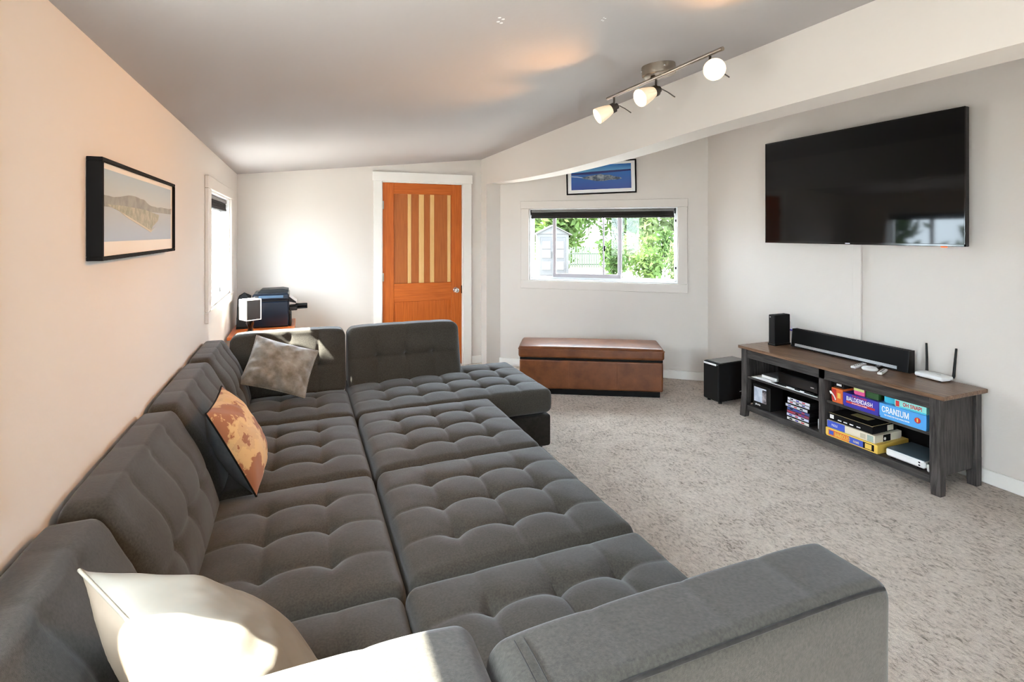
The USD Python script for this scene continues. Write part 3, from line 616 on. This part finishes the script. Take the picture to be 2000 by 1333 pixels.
obj("gold_frame", [bx(-hx, hx, -hy + .004, -hy + .010, hz, hz + .0015, 0), bx(-hx + .002, -hx + .008, -hy, hy, hz, hz + .0015, 0), bx(-.03, .04, -.06, .06, hz, hz + .0015, 0)], GOLD, o)
obj("tan_label", bx(.02, .08, -hy - .0008, -hy + .002, .006, .042, 0), IVORY, o)
o = thing("game_console", "white slim game console lying on the bottom shelf at right", "game console", (g0 + .125, 2.068, BZ))
obj("body", bx(-.125, .125, -.113, .113, .012, .058, .010), WHITEP, o); obj("top_plate", bx(-.118, .120, -.108, .108, .056, .060, .001), mat("slate_blue_plate", (.10, .145, .18), .25), o)
obj("vent_foot", [bx(-.11, -.09, a, a + .03, 0, .013, .002) for a in (-.09, .06)] + [bx(.09, .11, a, a + .03, 0, .013, .002) for a in (-.09, .06)], BLACK, o)
for z in (.024, .040): obj("port", bx(-.1262, -.124, -.088, -.078, z, z + .008, 0), BLACK, o)
o = thing("game_controller", "white and black game controller lying beside the white console", "controller", (g0 + .035, 1.944, BZ))
mm, n = gridbox((.055, .018, .030), .008, .01); obj("body", moved(mm, t=(0, 0, .030)), WHITEP, o, 60)
for a in (-.018, .018): obj("grip", moved(trimesh.creation.icosphere(2, .010), frame((1, 0, 0), (0, .8, 0), (0, 0, 1.7)), (a, 0, .017)), WHITEP, o, True)
for a in (-.012, .012): obj("thumb_stick", cyl((a, 0, .044), (a, 0, .054), .005, 12), BLACK, o)
# upper left shelf
AVX = g0 + .01
o = thing("media_player", "black media player box on the left upper shelf", "media player", (AVX + .115, 2.815, LSH))
obj("body", bx(-.115, .115, -.165, .165, .014, .098, .005), BLACK, o); obj("face_plate", bx(-.120, -.114, -.163, .163, .022, .094, .002), BLACKG, o)
obj("brand_mark", bx(-.1215, -.119, -.14, -.112, .050, .058, 0), SILVER, o); obj("button", bx(-.123, -.118, -.150, -.144, .056, .064, .001), BLACK, o)
for a in (-.12, .12): obj("foot", bx(-.09, -.06, a - .015, a + .015, 0, .015, .002), BLACK, o)
o = thing("disc_case", "white labelled black case lying before the media player", "case", (AVX + .012, 2.80, LSH))
obj("shell", bx(-.022, .010, -.13, .16, .001, .013, .002), BLACK, o); obj("white_label", bx(-.0232, -.02, .03, .10, .003, .011, 0), WPRINT, o); obj("white_label", bx(-.0232, -.02, -.05, -.015, .003, .011, 0), WPRINT, o)
o = thing("paper_stack", "flat white papers lying at the left end of the upper shelf", "papers", (AVX + .08, 3.13, LSH))
for k in range(4): obj("sheet", moved(bx(-.09, .09, -.095 + .006 * k, .095 - .01 * k, .003 * k, .003 * k + .0025, 0), trimesh.transformations.rotation_matrix(.03 * k, (0, 0, 1))[:3, :3]), WPRINT, o)
o = thing("paperback_book", "white booklet with slate cover on the papers", "book", (AVX + .085, 3.075, LSH + .0125))
obj("pages", bx(-.078, .078, -.07, .07, .002, .024, .002), WPRINT, o); obj("cover", bx(-.08, .08, -.072, .072, .024, .027, .001), mat("slate_cover_card", (.10, .10, .105), .5), o)
solo("shelf_paper", bx(F0 + .005, F0 + .017, 2.64, 3.22, LSH, LSH + .004, .0005), WPRINT, "long white paper edge lying along the left upper shelf", "paper")
# lower left shelf
o = thing("photo_frame", "black box with a white photograph on its front on the lower left shelf", "box", (g0 + .075, 3.138, BZ))
obj("body", bx(-.07, .07, -.085, .085, 0, .185, .003), BLACK, o); obj("photograph", bx(-.0712, -.068, -.05, .070, .05, .165, 0), mat("photo_print", (.42, .48, .60), .4, color2=(.80, .83, .88), scale=9), o); obj("portrait", bx(-.0722, -.068, -.05, -.012, .05, .155, 0), mat("portrait_print", (.03, .028, .035), .4, color2=(.45, .40, .42), scale=30), o)
obj("caption", lettering("photo", .014, .05, (-.0704, .058, .022)), WPRINT, o, False)
CASES = [flat(c, n) for c, n in (((.72, .72, .78), "case_white"), ((.55, .56, .62), "case_grey"), ((.05, .08, .25), "case_navy"), ((.30, .05, .10), "case_wine"), ((.60, .66, .80), "case_pale_blue"), ((.72, .70, .66), "case_ivory"))]
names = ["white", "grey", "navy", "wine red", "pale blue", "ivory"]
zz_ = BZ
order = [5, 4, 3, 2, 1, 0, 0]
for k in range(7):
    c = order[k]; h = .024
    o = thing("disc_case", "%s disc case, number %s from the bottom of the lower shelf stack" % (names[c], ["one", "two", "three", "four", "five", "six", "seven"][k]), "disc case", group="disc cases stacked on the lower left shelf", loc=(g0 + .075 + .004 * ((k * 3) % 4), 2.815 + .006 * ((k * 5) % 3 - 1), zz_))
    obj("shell", bx(-.068, .068, -.096, .096, 0, h, .002), BLACK, o); obj("sleeve", bx(-.0692, -.066, -.092, .092, .003, h - .003, .0006), CASES[c], o)
    for q in range(3): obj("title_mark", bx(-.0698, -.068, .045 - .05 * q, .07 - .05 * q, .008, h - .008, 0), [BLACKM, DBLUE, RED][(q + k) % 3], o)
    zz_ += h
o = thing("cable_bundle", "white plug and cables behind the divider on lower left shelf", "cables", (g0 + .06, 2.655, BZ))
obj("plug", bx(-.03, .03, -.014, .014, 0, .075, .006), WHITEP, o)
obj("cord", tube([(.0, 0, .07), (.02, .004, .13), (.05, 0, .17), (.10, -.004, .19), (.2, 0, .16)], .004, 8), WHITEP, o, True)

# ---- on the stand
o = thing("console_box", "tall black console box on the left end of the stand", "console box", (3.685, 3.215, SZ), 2)
obj("body", bx(-.095, .085, -.030, .030, .012, .250, .004), BLACKM, o); obj("stand_foot", bx(-.098, .088, -.036, .036, 0, .014, .003), BLACK, o)
obj("front_grille", bx(-.0965, -.093, -.026, .026, .02, .242, .001), BLACK, o); obj("power_button", moved(trimesh.creation.cylinder(.005, .003, sections=14), FACE_MX, (-.0975, .012, .232)), SILVER, o)
obj("power_cord", tube([(.083, -.01, .195), (.102, -.014, .196), (.112, -.018, .18), (.114, -.02, .12), (.112, -.02, .04), (.11, -.02, .004)], .004, 8), WHITEP, o, True); obj("cord_plug", cyl((.08, -.01, .195), (.10, -.012, .196), .005, 10), BLACK, o)
obj("blue_plug", bx(.100, .124, -.030, -.008, .108, .120, .002), mat("plug_blue", (.08, .06, .35), .4), o)
o = thing("soundbar", "long black soundbar with grey lower strip on the stand", "soundbar", (3.722, 2.672, SZ))
obj("body", hullpts([(x, y, z) for y in (-.44, .44) for x, z in ((-.028, .006), (-.012, .146), (.040, .146), (.040, .006), (-.012, .0), (.040, 0))]), BLACKM, o, 20)
obj("strip", hullpts([(x, y, z) for y in (-.372, .408) for x, z in ((-.0292, .014), (-.0275, .034), (-.02, .034), (-.02, .014))]), GREYM, o, 20, label="grey strip")
obj("end_cap", hullpts([(x, y, z) for y in (-.4425, -.438) for x, z in ((-.029, .005), (-.012, .147), (.041, .147), (.041, .0), (-.012, 0))]), BLACK, o, 20); obj("end_cap", hullpts([(x, y, z) for y in (.438, .4425) for x, z in ((-.029, .005), (-.012, .147), (.041, .147), (.041, .0), (-.012, 0))]), BLACK, o, 20)
def remote(label, loc, rz, L, w, m, name="remote_control"):
    o = thing(name, label, "remote", loc, rz, "remotes on the stand top")
    mm, n = gridbox((L, w, .016), .006, .02); obj("body", moved(mm, t=(0, 0, .008)), m, o, 60)
    for k in range(5): obj("button", moved(trimesh.creation.cylinder(.004, .002, sections=10), t=(-L * .35 + k * L * .16, 0, .0165)), BLACKM if m is WHITEP else GREYM, o)
    return o
remote("slim white remote lying farthest left on the stand top", (3.575, 2.475, SZ), 12, .17, .034, WHITEP)
remote("white remote lying nearest the router", (3.560, 2.305, SZ), 20, .14, .030, WHITEP)
remote("black remote lying between the white remotes", (3.635, 2.395, SZ), 10, .15, .036, BLACK)
o = thing("white_puck", "white oval puck device lying among the remotes", "streaming device", (3.565, 2.392, SZ))
obj("shell", lathe([(0, 0), (.044, 0), (.048, .006), (.046, .014), (.036, .019), (0, .021)], 36), WHITEP, o, 50)
obj("top_disc", moved(lathe([(0, 0), (.022, 0), (.022, .001), (0, .001)], 24), t=(0, 0, .0205)), WPRINT, o)
rt = thing("wifi_router", "white wireless router with two black antennas", "router", (3.722, 2.095, SZ), -4)
mm, n = gridbox((.115, .185, .026), .012, .012); v = np.array(mm.vertices)
R_ = np.hypot(v[:, 0] / .0575, v[:, 1] / .0925); v[:, :2] *= (1 - .10 * np.clip(np.abs(v[:, :1] / .0575) * np.abs(v[:, 1:2] / .0925), 0, 1)); v[:, 2] += np.where(n[:, 2] > .3, .005 * np.clip(1 - R_ ** 2, 0, 1), 0)
obj("shell", moved(trimesh.Trimesh(v, mm.faces, process=False), t=(0, 0, .018)), WHITEP, rt, 60)
obj("logo_strip", moved(bx(-.004, .004, -.045, .02, 0, .0012, 0), t=(-.005, 0, .0345)), GREYM, rt); obj("foot", [bx(a, a + .012, b, b + .012, 0, .006, .001) for a in (-.045, .035) for b in (-.07, .06)], BLACK, rt)
for y, ln in ((.080, .006), (-.078, -.012)):
    a = obj("antenna", tube([(.052, y, .02), (.060, y, .03), (.063, y + ln * .3, .10), (.064, y + ln, .205)], [.0085, .0085, .0075, .006], 10), BLACK, rt, 40, label="black antenna")
# subwoofer on the carpet left of the stand
sw = thing("subwoofer", "black cube subwoofer on the carpet left of the stand", "subwoofer", (3.378, 3.569, 0), 3)
mm, n = gridbox((.36, .185, .335), .012, .05); obj("cabinet", moved(mm, t=(.18, .0925, .02 + .1675)), BLACKM, sw, 50)
obj("front_grille", bx(-.006, .004, .008, .178, .03, .345, .004), BLACK, sw); obj("label_strip", bx(-.008, -.004, .030, .175, .332, .348, .002), WHITEP, sw, label="white strip")  # thin white strip set across the top of the front
obj("top_plate", bx(.03, .34, .015, .17, .354, .358, .001), mat("grey_top", (.16, .155, .15), .3), sw); obj("badge", bx(.24, .275, -.0015, .002, .085, .093, .0005), SILVER, sw)
for a in (.04, .32):
    for b in (.03, .155): obj("foot", moved(trimesh.creation.cylinder(.015, .022, sections=14), t=(a, b, .011)), BLACK, sw)

# ================================================================ PICTURES
def picture(o, W, H, depth, frame_w, mats_, art, place):
    """Built facing local -y, x to the right, z up, centred; place() moves meshes into the parent's frame."""
    fm, mm_ = mats_
    for nm, a in (("top", (-W / 2, W / 2, H / 2 - frame_w, H / 2)), ("bottom", (-W / 2, W / 2, -H / 2, -H / 2 + frame_w)), ("l", (-W / 2, -W / 2 + frame_w, -H / 2 + frame_w, H / 2 - frame_w)), ("r", (W / 2 - frame_w, W / 2, -H / 2 + frame_w, H / 2 - frame_w))):
        obj("frame_bar", place(bx(a[0], a[1], -depth, 0, a[2], a[3], .0015)), fm, o)
    obj("mount", place(bx(-W / 2 + frame_w, W / 2 - frame_w, -depth + .010, -.004, -H / 2 + frame_w, H / 2 - frame_w, 0)), mm_, o)
    for k, (nm, poly, m) in enumerate(art):
        e = trimesh.creation.extrude_polygon(poly if isinstance(poly, Polygon) else Polygon(poly), .0006, engine="earcut")
        e = moved(e, frame((1, 0, 0), (0, 0, 1), (0, -1, 0)), (0, -depth + .010 - .0004 * k, 0))
        obj(nm, place(e), m, o)
def gradient(name, c0, c1, z0, z1, noise=0.0):
    n = {"t": ("geometry", {}), "s": ("separate_xyz", {}), "m": ("map_range", {"from_min": z0, "from_max": z1, "clamp": True}), "r": ("rgb_ramp", {"ramp": [(0, c0), (1, c1)]}), "p": ("principled_bsdf", {"roughness": .35})}
    return usdkit.material(stage, "/World/Looks/" + name, n, [("t.position", "s.vector"), ("s.z", "m.value"), ("m.result", "r.fac"), ("r.color", "p.base_color")], surface="p.BSDF")
MOUNT = mat("cream_mount", (.78, .73, .66), .6); MOUNTW = mat("white_mount", (.82, .81, .80), .6)
W_, H_ = .955, .305
p1 = thing("framed_picture", "black framed hazy coastline print on the left wall", "picture", (XL, 2.345, 1.570))
pl = lambda m: moved(m, frame((0, 1, 0), (-1, 0, 0), (0, 0, 1)))
hx_, hz_ = .435, .110; zo = .013
ridge = [(-hx_, .005 + zo)] + [(x, .012 + zo + .030 * float(meshkit.fbm(V([x * 5 + 3, 0, 0]), 3, 2)) + .022 * math.exp(-((x + .12) / .14) ** 2)) for x in np.linspace(-hx_, hx_, 40)] + [(hx_, .0 + zo), (-hx_, -.004 + zo)]
land = [(-hx_, .004 + zo), (-.25, .006 + zo), (0, .004 + zo), (.22, -.010 + zo), (.20, -.034 + zo), (.12, -.058 + zo), (.09, -.075 + zo), (.02, -.062 + zo), (-.08, -.046 + zo), (-.18, -.030 + zo), (-.30, -.012 + zo)]
shore = [(-.30, -.012 + zo), (-.18, -.030 + zo), (-.08, -.046 + zo), (.02, -.062 + zo), (.09, -.075 + zo), (.16, -.066 + zo), (.20, -.050 + zo), (.15, -.060 + zo), (.09, -.081 + zo), (.0, -.066 + zo), (-.10, -.050 + zo), (-.2, -.034 + zo)]
picture(p1, W_, H_, .040, .012, (BLACKM, MOUNT), [
    ("printed_sky", [(-hx_, zo), (hx_, zo), (hx_, hz_ + zo), (-hx_, hz_ + zo)], gradient("haze_sky", (.52, .52, .47), (.36, .46, .53), 1.57, 1.69)),
    ("printed_sea", [(-hx_, -hz_ + zo), (hx_, -hz_ + zo), (hx_, .003 + zo), (-hx_, .003 + zo)], gradient("haze_sea", (.33, .42, .54), (.42, .46, .48), 1.47, 1.58)),
    ("printed_hills", ridge, mat("haze_hills", (.20, .20, .18), .4, color2=(.30, .30, .26), scale=20, coords="world")), ("printed_land", land, mat("haze_land", (.24, .25, .17), .4, color2=(.44, .41, .30), scale=38, coords="world")), ("printed_shore", shore, mat("haze_shore", (.55, .50, .38), .4))], pl)
# the blue print over the wide window
ang = math.degrees(math.atan2(-WE[1], -WE[0]))
c2 = WA + WE * 1.075
p2 = thing("framed_picture", "black framed blue ocean island print above the wide window", "picture", (c2[0], c2[1], 2.092), ang)
tilt = trimesh.transformations.rotation_matrix(-.018, (0, 1, 0))[:3, :3]
pl2 = lambda m: moved(m, tilt)
W2_, H2_ = .742, .352
isl = [(-.20, .005), (-.13, .020), (-.06, .028), (0, .036), (.03, .026), (.10, .022), (.14, .006), (.20, -.006), (.225, -.020), (.18, -.030), (.10, -.030), (.02, -.040), (-.05, -.036), (-.12, -.020), (-.19, -.006)]
spit = [(-.315, .026), (-.25, .020), (-.17, .004), (-.18, -.002), (-.25, .010), (-.315, .018)]
far = [(-.315, .048), (-.1, .066), (.1, .070), (.315, .075), (.315, .058), (.05, .046), (-.12, .036), (-.2, .038), (-.315, .040)]
picture(p2, W2_, H2_, .025, .014, (BLACKM, MOUNTW), [
    ("printed_sea", [(-.318, -.125), (.318, -.125), (.318, .07), (-.318, .07)], gradient("blue_sea", (.012, .050, .27), (.014, .115, .40), 1.97, 2.14)),
    ("printed_sky", [(-.318, .062), (.318, .062), (.318, .135), (-.318, .135)], gradient("blue_sky", (.13, .38, .62), (.010, .13, .42), 2.15, 2.225)),
    ("printed_far_shore", far, mat("far_shore", (.008, .012, .12), .4)), ("printed_spit", spit, mat("spit", (.45, .55, .68), .4)), ("printed_island", isl, mat("island_print", (.035, .06, .10), .4, color2=(.30, .33, .36), scale=24, coords="world", ramp=(.40, .64)))], pl2)

# ================================================================ SIDE TABLE, PRINTER, LAMP
tb = thing("side_table", "small cherry wood side table behind the sofa corner", "table", (0, 0, 0))
tx0, tx1, ty0, ty1, tz = -.552, -.045, 4.78, 5.62, .655
obj("table_top", bx(tx0, tx1, ty0, ty1, tz - .025, tz, .004), TABLEW, tb)
obj("apron", [bx(tx0 + .04, tx1 - .04, ty0 + .03, ty0 + .05, tz - .10, tz - .025), bx(tx0 + .04, tx1 - .04, ty1 - .05, ty1 - .03, tz - .10, tz - .025), bx(tx0 + .03, tx0 + .05, ty0 + .04, ty1 - .04, tz - .10, tz - .025), bx(tx1 - .05, tx1 - .03, ty0 + .04, ty1 - .04, tz - .10, tz - .025)], TABLEW, tb)
for x in (tx0 + .05, tx1 - .05):
    for y in (ty0 + .05, ty1 - .05): obj("leg", bx(x - .022, x + .022, y - .022, y + .022, 0, tz - .025, .003), TABLEW, tb)
NAVY = mat("navy_black_gloss", (.004, .007, .014), .25, spec=.35)
pr = thing("printer", "navy black printer with paper trays on the side table", "printer", (-.243, 5.30, tz))
obj("body", bx(-.150, .146, -.16, .19, 0, .235, .012), NAVY, pr); obj("scanner_lid", bx(-.150, .146, -.165, .19, .245, .300, .010), NAVY, pr); obj("lid_gap", bx(-.142, .138, -.155, .18, .232, .248, 0), BLACKM, pr)
obj("feeder_cover", hullpts([(x, y, z) for y in (-.05, .15) for x, z in ((-.12, .30), (-.085, .328), (-.03, .325), (.03, .318), (.09, .332), (.138, .322), (.14, .30))]), BLACK, pr, 20)
obj("control_strip", bx(-.10, .10, -.169, -.163, .262, .286, .002), mat("panel_blue", (.05, .09, .14), .15), pr)
obj("paper_tray", hullpts([(.146, y, z) for y in (-.08, .12) for z in (.215, .262)] + [(.205, y, z) for y in (-.08, .12) for z in (.200, .208)]), BLACK, pr, 20)
obj("paper", hullpts([(.148, y, z) for y in (-.075, .115) for z in (.258, .264)] + [(.212, y, z) for y in (-.075, .115) for z in (.206, .212)]), WPRINT, pr, 20)
obj("output_arm", bx(.146, .215, -.10, .05, .135, .175, .006), BLACK, pr)
for z in (.148, .172): obj("output_rail", bx(.20, .302, -.085, .035, z, z + .012, .003), BLACKM, pr)
obj("side_foot", bx(.146, .166, -.13, .10, 0, .11, .006), BLACK, pr)
lp = thing("table_lamp", "small lamp with white and dark square shade beside the printer", "lamp", (-.392, 4.92, tz), 30)
hs, sz0, sz1 = .060, .118, .285
SHW = mat("white_shade", (.86, .85, .82), .6, emit=(1, .97, .92), estr=.25); SHD = mat("dark_shade_panel", (.030, .028, .026), .7)
obj("shade_panel", bx(-hs, -hs + .004, -hs, hs, sz0, sz1, .001), SHW, lp, label="white panel"); obj("shade_panel", bx(-hs, hs, -hs, -hs + .004, sz0, sz1, .001), SHD, lp, label="dark panel")
obj("shade_panel", bx(hs - .004, hs, -hs, hs, sz0, sz1, .001), SHW, lp); obj("shade_panel", bx(-hs, hs, hs - .004, hs, sz0, sz1, .001), SHW, lp)
obj("shade_frame", [bx(x - .004, x + .004, y - .004, y + .004, sz0, sz1, .001) for x in (-hs, hs) for y in (-hs, hs)] + [bx(-hs, hs, y - .004, y + .004, z - .004, z + .004, .001) for y in (-hs, hs) for z in (sz0, sz1)] + [bx(x - .004, x + .004, -hs, hs, z - .004, z + .004, .001) for x in (-hs, hs) for z in (sz0, sz1)], WHITEP, lp)
obj("base", lathe([(0, 0), (.045, 0), (.045, .012), (.020, .020), (.018, .05), (.032, .085), (.030, .110), (0, .115)], 28), BLACKG, lp, 40)
obj("stem", cyl((0, 0, .1), (0, 0, .29), .006, 10), CHROME, lp)
dk = thing("desk_speaker", "black slanted box between the lamp and the wall corner", "slanted_box", (-.463, 5.22, tz))  # plain dark slanted box with a thin plate on its front
obj("cabinet", hullpts([(-.06, -.06, 0), (.055, -.06, 0), (.055, .08, 0), (-.06, .08, 0), (-.05, -.045, .26), (.05, -.045, .25), (.05, .07, .28), (-.05, .07, .28), (.0, 0, .315)]), BLACKM, dk, 20)
obj("grille", hullpts([(-.055, -.0625, .02), (.05, -.0625, .02), (-.047, -.050, .22), (.046, -.050, .22), (-.055, -.058, .02), (.05, -.058, .02), (-.047, -.044, .22), (.046, -.044, .22)]), BLACK, dk, 20)

# ================================================================ CEILING SPOTLIGHTS
tl = thing("track_light", "brushed nickel ceiling bar with three frosted spotlights", "ceiling light", (1.60, 2.09, CZ(1.60)))
SL = math.atan(.1087); ca, sa_ = math.cos(SL), math.sin(SL)
RC = np.array([[ca, 0, -sa_], [0, 1, 0], [sa_, 0, ca]])
obj("canopy", moved(lathe([(0, 0), (.078, 0), (.080, -.004), (.080, -.044), (.076, -.050), (0, -.050)], 48), RC), NICKEL, tl, 30)
for a in (2.6, 4.4): obj("screw", moved(trimesh.creation.icosphere(1, .004), t=RC @ V([.080 * math.cos(a), .080 * math.sin(a), -.02])), SILVER, tl)
bar_x, bar_z = -.035, -.072
obj("bar", cyl((bar_x, .395, bar_z), (bar_x, -.455, bar_z), .0085, 16), NICKEL, tl, 40)
obj("bar_post", cyl((bar_x, 0, bar_z), (bar_x + .012, 0, -.03), .010, 14), DKNICKEL, tl)
FROST = mat("frosted_glass", (.80, .72, .60), .35, emit=(1.0, .62, .32), estr=.22)
BULB = mat("bulb_face", (1, .95, .85), .3, emit=(1.0, .74, .42), estr=2.2)
def head(y, d, sw=None, power=6.0, cone=58):
    d = V(d, float); d /= np.linalg.norm(d)
    a = np.cross(V([0, 0, 1.]), d); a /= np.linalg.norm(a); b = np.cross(d, a); R = frame(a, b, d)
    top = V([bar_x, y, bar_z]); j = top + V([0, 0, -.062])
    h = obj("spot_head", cat_([tube([top, top + V([0, 0, -.03]), j + V([0, 0, .012]), j], .0055, 10), moved(lathe([(0, -.022), (.016, -.022), (.017, -.006), (.027, -.002), (.027, .018), (.020, .024), (0, .024)], 28), R, j)]), DKNICKEL, tl, 40)
    hp = j - d * .012
    side = V([.93, -.37, 0]); obj("aiming_handle", tube([hp, hp + side * .02 + V([0, 0, .004]), hp + side * .05 + V([0, 0, -.012]), hp + side * .082 + V([0, 0, -.034])], .0028, 8), DKNICKEL, h, True)
    SC = .94
    obj("glass_shade", moved(lathe(SC * V([(.0225, .018), (.026, .018), (.036, .050), (.043, .085), (.046, .112), (.0445, .113), (.041, .085), (.034, .050), (.024, .022), (.0225, .018)]), 36), R, j), FROST, h, 40)
    obj("bulb", moved(lathe(SC * V([(0, .104), (.022, .1035), (.040, .098), (.0425, .090), (.034, .050), (.02, .03), (0, .03)]), 32), R, j), BULB, h, 40)
    lt = UsdLux.SphereLight.Define(stage, str(tl.GetPath()) + "/" + "lamp_glow_%d" % int((y + 1) * 100))
    lt.CreateRadiusAttr(.03); lt.CreateColorAttr(Gf.Vec3f(1.0, .47, .14)); lt.CreateIntensityAttr(power); lt.CreateNormalizeAttr(True)
    sh = UsdLux.ShapingAPI.Apply(lt.GetPrim()); sh.CreateShapingConeAngleAttr(float(cone)); sh.CreateShapingConeSoftnessAttr(1.0)
    p = j + d * .155
    M = np.eye(4); M[0, :3] = a; M[1, :3] = -b; M[2, :3] = -d; M[3, :3] = p
    lt.AddTransformOp().Set(Gf.Matrix4d(*M.ravel()))
head(.330, (-.86, .22, -.48), power=6.8)
head(-.03, (-.88, -.05, -.42), power=7.8)
head(-.385, (-.52, -.80, -.30), power=2.4)

# ceiling marks: two clusters of four small flat white dots
for (x, y, s, lab) in ((.611, 1.621, 1.0, "cluster of four flat white dots on the ceiling, left one"), (.973, 1.570, .6, "smaller cluster of white dots on the ceiling, right one")):
    t = thing("ceiling_mark", lab, "paint mark", (x, y, CZ(x)))
    for dx, dy in ((-.012, -.022), (.005, -.011), (-.004, .012), (.011, .022)):
        e = moved(trimesh.creation.icosphere(2, .006 * s)); e.vertices[:, 2] *= .2; obj("dab", moved(e, RC, RC @ V([dx * s, dy * s, -.0008])), WPRINT, t)

# ================================================================ OUTSIDE
GRASS = mat("lawn", (.24, .232, .215), .9, color2=(.33, .318, .30), scale=1.2, detail=6, coords="world")
solo("lawn", bool_cut(box0(-40, 45, -30, 50, -.6, -.17), []), GRASS, "pale lawn and bare earth around the house", "ground", kind="structure")
BARK = mat("bark_chips", (.085, .036, .014), .9, color2=(.12, .058, .026), scale=5, coords="world")
cd = lambda px, zc: V([((px - 1000) / FPX * math.cos(PSI) + math.sin(PSI)) * zc, (-(px - 1000) / FPX * math.sin(PSI) + math.cos(PSI)) * zc])
solo("bark_bed", moved(prism(Polygon([tuple(cd(1112, 19)), tuple(cd(1178, 19)), tuple(cd(1190, 25)), tuple(cd(1112, 25))]), -.17, -.02)), BARK, "orange brown bark bed beside the shed", "garden bed", kind="structure")
sc = cd(1080, 20); shed = thing("garden_shed", "small pale resin shed with gabled roof seen through the window", "shed", (sc[0], sc[1], -.17), -math.degrees(PSI))
RESIN = mat("resin_beige", (.026, .025, .025), .6); RESIND = mat("resin_grey", (.016, .0152, .016), .6)
SW_, SH_ = .60, 1.62
obj("walls", bx(-SW_, SW_, 0, 1.3, 0, SH_, .01), RESIN, shed)
for s in (-1, 1):
    dr = obj("door_leaf", bx(s * .02, s * .48, -.03, 0, .06, SH_ - .12, .006), RESIND, shed)
    for z in (.25, .70, 1.05): obj("moulding", bx(s * .08, s * .42, -.045, -.02, z, z + .32, .012), RESIN, dr)
obj("door_handle", bx(-.05, -.02, -.07, -.02, .7, .95, .005), BLACK, shed)
obj("gable", hullpts([(x, y, z) for y in (-.03, 1.3) for x, z in ((-SW_, SH_), (SW_, SH_), (0, SH_ + .30))]), RESIN, shed, 20)
for s in (-1, 1): obj("roof_panel", hullpts([(s * a, y, z) for y in (-.12, 1.4) for a, z in ((SW_ + .12, SH_ - .05), (SW_ + .12, SH_ - .01), (0, SH_ + .36), (0, SH_ + .31))]), RESIND, shed, 20)
# picket fence
FENCE = mat("fence_green", (.022, .034, .02), .8)
fn = thing("picket_fence", "dark green picket fence beyond the shed", "fence", tuple(cd(1140, 23)) + (-.17,), -math.degrees(PSI))
for k in range(16): obj("picket", bx(-.62 + k * .105, -.62 + k * .105 + .05, -.01, .01, 0, 1.05 - .25 * (k > 8), .004), FENCE, fn)
for z in (.25, .72): obj("rail", bx(-.66, 1.05, .01, .04, z, z + .06, .004), FENCE, fn)
# trees and shrubs
LEAF = [leaf_mat("leaf_bright", (.050, .078, .026)), leaf_mat("leaf_mid", (.032, .054, .020)), leaf_mat("leaf_pale", (.075, .100, .046))]
TRUNK = mat("tree_bark", (.12, .10, .085), .9)
def tree(name, label, x, y, h, rad, z0, m, seed, n=2600, leaf=.16, trunk=True, group=None):
    r = np.random.default_rng(seed); t = thing(name, label, "tree" if trunk else "shrub", (x, y, -.17), group=group)
    k = 9; cs = r.normal(size=(k, 3)) * V([rad * .45, rad * .45, (h - z0) * .22]) + V([0, 0, (h + z0) / 2])
    c = cs[r.integers(0, k, n)] + r.normal(size=(n, 3)) * V([rad * .30, rad * .30, (h - z0) * .14])
    c[:, 2] = np.clip(c[:, 2], .1, h)
    u = r.normal(size=(n, 3)); u /= np.linalg.norm(u, axis=1, keepdims=True); w = np.cross(u, r.normal(size=(n, 3))); w /= np.linalg.norm(w, axis=1, keepdims=True)
    s = leaf * (.6 + .8 * r.random((n, 1)))
    v = np.stack([c - u * s, c + w * s * .45, c + u * s, c - w * s * .45], 1).reshape(-1, 3)
    i = np.arange(n)[:, None] * 4
    f = np.vstack([i + V([0, 1, 2]), i + V([0, 2, 3])])
    obj("foliage", trimesh.Trimesh(v, f, process=False), m, t, False, kind="stuff")
    if trunk:
        obj("trunk", tube([(0, 0, 0), (.05, .02, z0 * .6), (.0, .05, (h + z0) / 2)], [rad * .09, rad * .07, rad * .03], 8), TRUNK, t)
    else:
        obj("stem", tube([(0, 0, 0), (0, .02, h * .3), (0, 0, h * .6)], [.04, .03, .015], 6), TRUNK, t)
spots = ((1096, 24.5, "tall bright green tree behind the shed roof"), (1205, 24.5, "leafy green tree behind the window's centre bar"), (1312, 24.5, "green tree near the window's right jamb"), (1040, 31.5, "pale green tree farthest left behind the shed"), (1150, 31.5, "deep green tree beyond the picket fence"), (1256, 31.5, "bright tree far back in the right pane"), (1352, 31.5, "far green tree behind the right window jamb"))
for k, (p, zc, lab) in enumerate(spots):
    q = cd(p, zc)
    tree("garden_tree", lab, q[0], q[1], 6.2 + (k % 3) * .6, .85, .5, LEAF[k % 3], 40 + k, leaf=.20, group="trees outside the wide window")
for k, (p, zc, hgt) in enumerate(((1196, 15, 1.4), (1228, 19, 1.6), (1262, 15, 1.5), (1296, 19, 1.7), (1328, 15, 1.4), (1364, 19, 1.6))):
    q = cd(p, zc); tree("garden_shrub", ["leafy shrub just left of the right pane", "first shrub in the right window pane", "second shrub in the right window pane", "third shrub in the right window pane", "fourth shrub in the right window pane", "shrub hidden by the right window jamb"][k], q[0], q[1], hgt, .33, .2, LEAF[(k + 1) % 3], 60 + k, n=900, leaf=.08, trunk=False, group="shrubs outside the wide window")
for k, (x, y) in enumerate(((-6.5, 5.4), (-6.2, 9.4), (-6.8, 13.4), (-6.4, 1.2))):
    tree("hedge_tree", ["green hedge tree outside the left window, nearest of the far three", "green hedge tree outside the left window, middle one", "green hedge tree outside the left window, farthest", "green hedge tree outside the added window beside the camera"][k], x, y, 3.4, .95, .2, LEAF[k % 3], 80 + k, leaf=.15, group="hedge trees outside the left wall")
